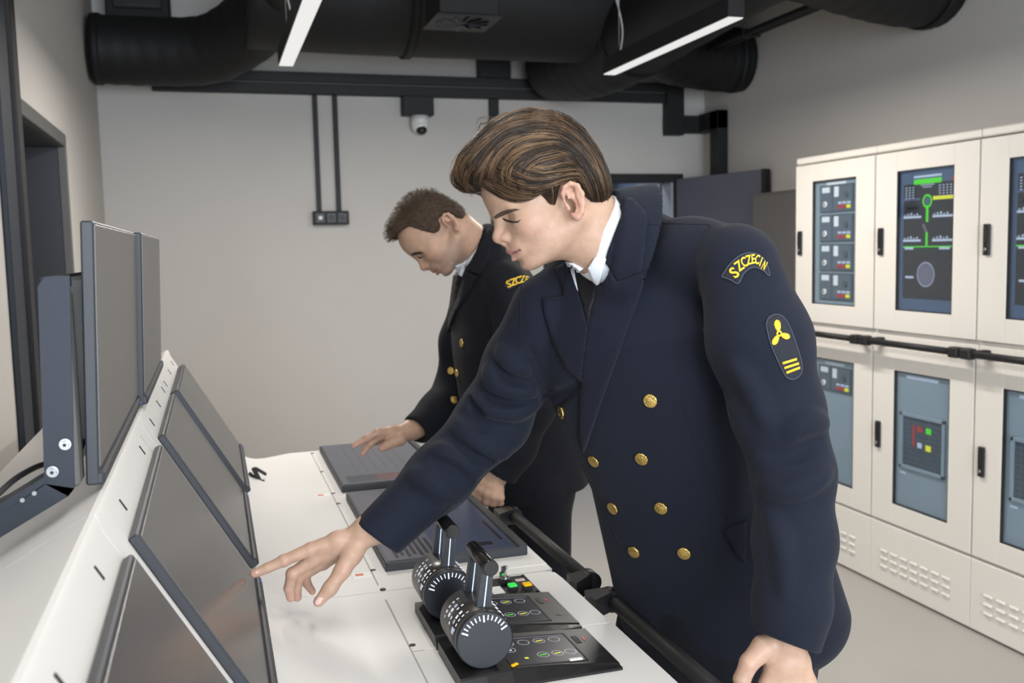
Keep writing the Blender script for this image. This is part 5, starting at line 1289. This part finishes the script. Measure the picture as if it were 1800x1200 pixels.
def hair1(root, hf, sf, bodyV, bodyQ):
    d = 1.5
    ells = [((.020, 0, .062), (.094, .083, .0965), .01), ((.098, 0, .112), (.046, .062, .030), .02), ((.050, 0, .132), (.060, .064, .034), .02),
            ((.118, .020, .096), (.028, .045, .024), .02), ((.118, -.020, .096), (.028, .045, .024), .02), ((.046, .064, .066), (.052, .022, .040), .02), ((.046, -.064, .066), (.052, .022, .040), .02), ((-.030, 0, .02), (.046, .066, .055), .02)]
    tab = [(-.12, -.030), (-.045, -.031), (-.026, -.026), (-.014, -.006), (-.006, .024), (.020, .026), (.029, .012), (.036, -.001), (.044, .003), (.058, .030), (.10, .054), (.12, .072), (.146, .088), (.2, .10)]
    def wave(x, y, z):
        q = 16 * (z + 0.55 * x); return 0.0022 * np.sin(q * 11 + 18 * x + 30 * np.abs(y)) * np.clip((z - .03) / .04, 0, 1)
    V, Q, hair = hair_volume(root, hf, ells, tab, M_HAIR, wave=wave)
    hs0 = Surf(V, Q); hs1 = Surf(np.concatenate([V, bodyV]), np.concatenate([Q, bodyQ + len(V)]))
    k = lambda *q: [(x / 3 + 780, y / 3 + 160) for x, y in q]
    sets = [([k((640, 130), (480, 86), (340, 125), (220, 210), (110, 330), (72, 420)), k((640, 180), (480, 165), (330, 205), (210, 290), (120, 400), (90, 490)), k((655, 240), (500, 225), (360, 250), (265, 330), (205, 430), (190, 510))], 700),
            ([k((655, 240), (500, 225), (360, 250), (265, 330), (205, 430), (190, 510)), k((690, 290), (560, 290), (430, 330), (340, 400), (330, 480), (400, 550)), k((720, 330), (600, 350), (490, 390), (440, 450), (460, 510), (500, 545))], 520),
            ([k((190, 490), (262, 535), (352, 578), (448, 572), (540, 515), (640, 458)), k((260, 380), (340, 440), (440, 478), (560, 478), (680, 440), (790, 470)), k((340, 290), (430, 370), (530, 405), (650, 378), (770, 395), (860, 470))], 700),
            ([k((560, 95), (660, 150), (760, 250), (830, 370), (868, 480), (872, 590)), k((560, 160), (660, 215), (750, 300), (810, 410), (845, 520), (850, 625)), k((540, 230), (640, 270), (720, 345), (785, 450), (820, 550), (825, 635))], 650),
            ([k((540, 230), (640, 270), (720, 345), (785, 450), (820, 550), (825, 635)), k((560, 330), (650, 345), (720, 400), (770, 480), (795, 550), (800, 625)), k((560, 430), (640, 425), (700, 450), (750, 510), (775, 570), (790, 615))], 450),
            ([k((480, 440), (510, 475), (530, 515), (545, 555), (555, 585), (560, 612)), k((560, 440), (575, 475), (588, 510), (592, 545), (590, 575), (584, 602))], 110),
            ([k((300, 170), (190, 240), (110, 320), (75, 400), (90, 455), (140, 490)), k((330, 230), (230, 310), (160, 390), (130, 450), (150, 495), (200, 520))], 260)]
    cu = {m.name: [] for m in (M_HAIR_L, M_HAIR_M, M_HAIR_D)}
    for si, (gs, n) in enumerate(sets):
        hs = hs1 if si == 2 else hs0; tipl = (.007, .004, .003, .001, .001, .001, .010)[si]
        G = [np.array(spline([np.array(q) for q in gg], 4)) for gg in gs]
        clump = None
        for q_ in range(n):
            if q_ % 7 == 0: clump = (rng.uniform(0, len(G) - 1), abs(rng.normal(.0010, .0018)), rng.uniform(0, 1), rng.uniform(-2, 2), rng.uniform(0, 1), rng.uniform(0, .35), rng.uniform(.65, 1), rng.uniform(0, 6))
            t = float(np.clip(clump[0] + rng.normal(0, .07), 0, len(G) - 1)); i = min(int(t), len(G) - 2); u = t - i
            tc = clump[0]; ic = min(int(tc), len(G) - 2); uc = tc - ic; pc = G[ic] * (1 - uc) + G[ic + 1] * uc
            p = G[i] * (1 - u) + G[i + 1] * u + rng.normal(0, 1.6, 2)[None, :]
            cv = np.linspace(0, .65, len(p))[:, None] ** 1.5; p = p * (1 - cv) + pc * cv
            a, b = clump[5] + rng.uniform(-.04, .08), clump[6] + rng.uniform(-.08, .04); a = max(a, 0); b = min(b, 1)
            q = [p[int(x)] for x in np.linspace(a * (len(p) - 1), b * (len(p) - 1), 11)]
            w_ = clump[3] + rng.normal(0, .4); lift = clump[1] + abs(rng.normal(0, .0008)); tl = tipl * clump[2]; ph = clump[7]; P3 = []
            for j, (x, y) in enumerate(q):
                h, nn = hs.hit(x + w_ * math.sin(j * .5 + ph), y + w_ * math.cos(j * .45 + ph), d); P3.append(h + nn * (lift * math.sin(.3 + j * .27) + .0004 + tl * (j / 10) ** 2))
            P3 = np.array(P3); P3[1:-1] = (P3[:-2] + P3[1:-1] * 2 + P3[2:]) / 4
            dark = 3 <= si < 6
            cb = clump[4] + rng.normal(0, .14); mm = M_HAIR_L.name if cb > (.97 if dark else .70) else (M_HAIR_M.name if cb > (.62 if dark else .34) else M_HAIR_D.name)
            cu[mm].append(P3)
            if rng.random() < .5:
                Lc = hf.loc(P3); Lc[:, 1] *= -1; cu[mm].append(hf.o + Lc @ hf.R.T)
    # a few loose flyaway hairs above the quiff
    for _ in range(26):
        x0 = rng.uniform(860, 905); y0 = rng.uniform(205, 240)
        h, nn = hs0.hit(x0, y0, d); tip = deep(x0 - rng.uniform(15, 55), y0 + rng.uniform(-8, 45), 1.5)
        cu[M_HAIR_M.name].append(np.array(bez(h, h + nn * .012 + hf.F * .02 + hf.U * .01, h + (tip - h) * .8 + nn * .004, 9)))
    for mn, lst in cu.items():
        c = bpy.data.curves.new('hair_strands', 'CURVE'); c.dimensions = '3D'; c.bevel_depth = 0.00045; c.bevel_resolution = 0; c.resolution_u = 2
        for P3 in lst:
            s = c.splines.new('POLY'); s.points.add(len(P3) - 1)
            s.points.foreach_set('co', np.concatenate([P3, np.ones((len(P3), 1))], 1).astype(np.float32).ravel())
            s.points.foreach_set('radius', (np.sin(np.linspace(.25, math.pi - .12, len(P3)))).astype(np.float32))
        c.materials.append(MATS[mn]); o = link('hair_strands', c, hair); o['kind'] = 'stuff'
H1 = head_frame(1000, 360, 1.52, 22, 10)
P1 = dict(
    label='young man with swept brown hair in navy double-breasted uniform pointing at a slanted screen', floor=(0.90, 1.60), d=1.5, head=H1, fine=.0023, cell=.0036,
    joints=dict(hip=(1250, 1110, 1.80), neck=(1088, 445, 1.56), lsh=(1292, 470, 1.43), rsh=(958, 552, 1.63), lel=(1393, 830, 1.40), rel=(868, 740, 1.73)),
    skin=(.445, .283, .200), ear=(.019, 0, -.010),
    spots=[(1000, 396), (997, 405), (940, 412), (946, 424), (935, 428), (963, 400), (880, 357), (915, 357), (925, 362), (955, 430), (985, 380), (970, 420), (905, 400)],
    hands=[dict(wrist=(1384, 1122, 1.40), fore=(1390, 1060, 1.40), flat=1,
                fingers=[[(1347, 1203, 1.395), (1341, 1245, 1.40), (1345, 1275, 1.415), (1355, 1292, 1.425)], [(1372, 1208, 1.39), (1369, 1256, 1.395), (1372, 1288, 1.41), (1380, 1305, 1.42)],
                         [(1397, 1206, 1.39), (1397, 1252, 1.395), (1399, 1283, 1.41), (1404, 1300, 1.42)], [(1421, 1198, 1.395), (1424, 1236, 1.40), (1425, 1262, 1.412), (1424, 1278, 1.42)]],
                tk=.004, thumb=[(1343, 1138, 1.395), (1317, 1164, 1.385), (1304, 1194, 1.385), (1307, 1230, 1.39)]),
           dict(wrist=(645, 933, 1.685), fore=(700, 905, 1.70),
                fingers=[[(546, 965, 1.665), (499, 985, 1.655), (470, 998, 1.648), (447, 1008, 1.642)], [(549, 984, 1.675), (514, 1008, 1.668), (508, 1034, 1.674), (511, 1050, 1.68)],
                         [(558, 990, 1.69), (525, 1014, 1.695), (521, 1036, 1.70), (523, 1050, 1.705)], [(568, 990, 1.705), (537, 1010, 1.715), (540, 1026, 1.72), (549, 1039, 1.72)]],
                thumb=[(618, 974, 1.668), (602, 1002, 1.655), (580, 1034, 1.645), (560, 1057, 1.64)])],
    stations=[((1300, 1240, 1.86), .175, .125), ((1250, 1100, 1.80), .170, .122), ((1222, 980, 1.75), .162, .117), ((1192, 830, 1.69), .160, .115), ((1150, 680, 1.64), .185, .124), ((1118, 560, 1.61), .195, .118), ((1103, 490, 1.60), .155, .095), ((1094, 450, 1.60), .10, .075)],
    blobs=[((1385, 930, 1.63), (1406, 1082, 1.67), .055, .084, .07)],
    hem=(1440, 1136, 1.78), hem_dip=.45,
    pads=[(1288, 459, 1.44, .054), (1220, 447, 1.49, .050), (1130, 428, 1.59, .048), (1050, 460, 1.67, .05), (965, 540, 1.65, .056)],
    sleeves=dict(left=[(1298, 468, 1.42, .060), (1335, 600, 1.405, .071), (1367, 725, 1.40, .062), (1394, 830, 1.395, .0545), (1397, 950, 1.395, .0545), (1392, 1060, 1.40, .051), (1384, 1128, 1.40, .0455)],
                 right=[(958, 548, 1.64, .060), (915, 640, 1.69, .060), (868, 737, 1.73, .062), (773, 838, 1.72, .0545), (661, 945, 1.69, .0445)]),
    cuff_tilt=dict(left=(-.25, .0, -.15), right=(.1, .15, 0)),
    neck_ring=((1066, 420, 1.545), (-.93, -.27, -.20), (-.28, .9, -.32)),
    folds=[([(880, 618), (900, 640), (940, 648)], .011, .02, False), ([(857, 652), (872, 672), (905, 688), (935, 690)], .012, .022, False), ([(826, 700), (860, 716), (905, 722), (945, 712)], .012, .022, False),
           ([(800, 740), (825, 765), (860, 790), (890, 800)], .012, .022, False), ([(760, 790), (800, 800), (850, 840)], .009, .022, False), ([(720, 830), (760, 850), (800, 880)], .009, .022, False),
           ([(845, 688), (880, 702), (935, 702)], .008, .008, True), ([(812, 726), (850, 745), (905, 750)], .009, .009, True), ([(868, 636), (892, 662), (935, 672)], .008, .008, True), ([(786, 765), (830, 798), (872, 812)], .008, .010, True), ([(826, 700), (832, 716), (850, 726)], .008, .008, True), ([(760, 808), (800, 826), (830, 850)], .006, .010, True),
           ([(1390, 760), (1420, 740), (1452, 745)], .008, .02, False), ([(1340, 850), (1380, 862), (1420, 850), (1455, 830)], .007, .02, False), ([(1345, 800), (1395, 800), (1440, 780)], .006, .016, True),
           ([(1290, 640), (1320, 680), (1345, 740)], .007, .02, False), ([(1350, 900), (1375, 960), (1380, 1040)], .007, .02, False),
           ([(930, 610), (950, 670), (975, 720)], .006, .012, True)],
    wool=M_WOOL, details=details1, hair=hair1)
person(P1)

# ------------------------------------------------------------------ man farther back
def c6b(*q): return [(x / 3 + 660, y / 3 + 280) for x, y in q]
def details2(root, jk, js, sf, hf, allsf):
    d = 2.55
    surf_patch('shirt_collar_point', allsf, [(803, 466), (812, 462), (822, 456), (818, 470), (812, 486), (806, 480)], M_SHIRT, root, .004, .002, 4, d, 5)
    surf_patch('tie', js, [(800, 480), (810, 484), (805, 530), (796, 560), (792, 540)], M_TIE, root, .002, .003, 5, d)
    surf_patch('lapel', js, [(820, 477), (843, 486), (826, 516), (805, 547), (790, 584), (791, 560), (806, 525)], M_WOOLB, root, .002, .004, 6, d)
    surf_patch('jacket_collar', js, [(858, 401), (869, 409), (863, 450), (845, 484), (822, 476), (838, 445)], M_WOOLB, root, .002, .004, 6, d)
    for x, y in ((812, 603), (793, 651.5), (803.5, 655.5), (798, 703), (817, 705)): gold_button(js, x, y, 0.0112, jk, d)
    M_SEAMD = MATS['wool_seam_shadow']
    seam_line('seam', js, [(868, 470), (858, 540), (850, 600), (856, 650)], M_SEAMD, jk, .0012, d)
    sp = surf_patch('shoulder_title', js, [(885, 503), (889, 494), (902, 488), (918, 484), (932, 488), (943, 500), (936, 508), (924, 498), (912, 499), (893, 511)], M_PATCH, root, .0006, .0012, 4, d)
    lettering(js, [(c, x, y, h, wf, r) for c, x, y, h, wf, r in (('S', 894, 499.5, 12, 1, -24), ('Z', 902, 496, 12, .95, -18), ('C', 910, 493, 12, .9, -14), ('Z', 917.5, 491, 12, .85, -4), ('E', 924.5, 491.5, 11, .7, 8), ('C', 930.5, 494, 11, .65, 20), ('I', 935, 497, 10, .7, 28), ('N', 939, 501, 10, .55, 35))], M_THREAD, sp, d)
    surf_patch('eyebrow', sf, [(722, 447), (728, 443.5), (738, 442.5), (744, 444), (736, 446), (727, 448.5)], M_HAIR_D, root, .0002, .0014, 2.5, d)
    surf_patch('eyelashes', sf, [(734, 451), (740, 452), (746, 450.5), (741, 454), (736, 453.5)], M_LASH, root, .0, .0010, 2, d)
def hair2(root, hf, sf, bodyV, bodyQ):
    ells = [((.026, 0, .060), (.0905, .0765, .0895), .01), ((.082, 0, .108), (.042, .052, .034), .02), ((-.025, 0, .02), (.042, .064, .05), .02)]
    tab = [(-.12, -.022), (-.05, -.019), (-.034, -.008), (-.028, .016), (-.022, .034), (.010, .034), (.014, .020), (.030, .012), (.045, .016), (.062, .050), (.070, .082), (.10, .100), (.13, .112), (.2, .12)]
    V, Q, hair = hair_volume(root, hf, ells, tab, M_HAIR2, cell=.004)
    # short cropped hairs all over
    idx = rng.choice(len(V), 2600, replace=len(V) < 2600); c0 = V.mean(0)
    c = bpy.data.curves.new('hair_strands', 'CURVE'); c.dimensions = '3D'; c.bevel_depth = 0.0006; c.bevel_resolution = 0
    L = hf.loc(V)
    for i in idx:
        n = _n(V[i] - c0); ln_ = .010 if L[i][2] > .09 else .004; dr = _n(n + hf.F * .7 * (L[i][2] > .05) - hf.U * .25 + rng.normal(0, .25, 3))
        s = c.splines.new('POLY'); s.points.add(2); p = V[i]
        P3 = np.array([p - n * .001, p + n * ln_ * .35 + dr * ln_ * .3, p + n * ln_ * .5 + dr * ln_ * .8]); s.points.foreach_set('co', np.concatenate([P3, np.ones((3, 1))], 1).astype(np.float32).ravel())
        s.points.foreach_set('radius', np.array([1, .8, .3], np.float32))
    c.materials.append(M_HAIR_M); o = link('hair_strands', c, hair); o['kind'] = 'stuff'
H2 = head_frame(792, 405, 2.62, 51, 6)
P2 = dict(
    label='man with cropped hair in dark uniform bending over the flat far screen', floor=(0.90, 2.60), d=2.55, head=H2, fine=.003, cell=.0055,
    joints=dict(hip=(928, 835, 2.70), neck=(846, 445, 2.68), lsh=(888, 515, 2.53), rsh=(828, 510, 2.79), lel=(935, 705, 2.46), rel=(800, 685, 2.82)),
    skin=(.43, .272, .19), stubble=.35, thigh=.085,
    hands=[dict(wrist=(868, 846, 2.46), fore=(882, 815, 2.46),
                fingers=[[(848, 862, 2.445), (844, 874, 2.455), (849, 878, 2.475), (854, 873, 2.485)], [(858, 868, 2.435), (855, 880, 2.445), (859, 883, 2.47), (863, 877, 2.48)],
                         [(868, 872, 2.43), (867, 883, 2.44), (870, 885, 2.465), (872, 879, 2.475)], [(879, 874, 2.43), (879, 883, 2.44), (881, 884, 2.46), (881, 878, 2.47)]],
                thumb=[(853, 852, 2.46), (843, 862, 2.46), (838, 872, 2.465), (842, 880, 2.47)]),
           dict(wrist=(716, 757, 2.685), fore=(752, 744, 2.735),
                fingers=[[(664, 760, 2.64), (645, 770, 2.63), (632, 777, 2.625), (622, 783, 2.62)], [(668, 766, 2.65), (650, 779, 2.645), (643, 789, 2.645), (638, 797, 2.645)],
                         [(674, 768, 2.67), (660, 774, 2.67), (652, 780, 2.67), (646, 784, 2.67)], [(682, 768, 2.69), (671, 772, 2.69), (664, 776, 2.69), (659, 779, 2.69)]],
                thumb=[(702, 772, 2.655), (690, 777, 2.645), (679, 783, 2.64), (671, 788, 2.635)])],
    stations=[((955, 930, 2.73), .175, .150), ((932, 850, 2.71), .175, .150), ((908, 725, 2.69), .165, .145), ((888, 605, 2.67), .185, .138), ((872, 530, 2.67), .18, .118), ((858, 475, 2.68), .13, .09), ((853, 450, 2.69), .09, .065)],
    blobs=[((955, 740, 2.72), (967, 825, 2.74), .06, .064, .06)],
    hem=(990, 849, 2.74),
    pads=[(886, 492, 2.55, .052), (872, 470, 2.61, .048), (856, 456, 2.72, .048), (838, 490, 2.78, .052)],
    sleeves=dict(left=[(890, 505, 2.53, .060), (924, 610, 2.48, .066), (935, 708, 2.455, .062), (905, 785, 2.46, .052), (876, 834, 2.465, .047)],
                 right=[(832, 505, 2.78, .055), (812, 600, 2.81, .062), (803, 682, 2.82, .060), (770, 722, 2.76, .052), (730, 757, 2.69, .042)]),
    neck_ring=((836, 441, 2.67), (-.89, -.45, -.12), (-.42, .88, -.15)),
    folds=[([(870, 560), (890, 620), (930, 650)], .008, .02, False), ([(860, 610), (880, 650), (900, 680)], .006, .016, True), ([(852, 560), (848, 640), (850, 720)], .006, .014, True)],
    wool=M_WOOLB, details=details2, hair=hair2)
person(P2)
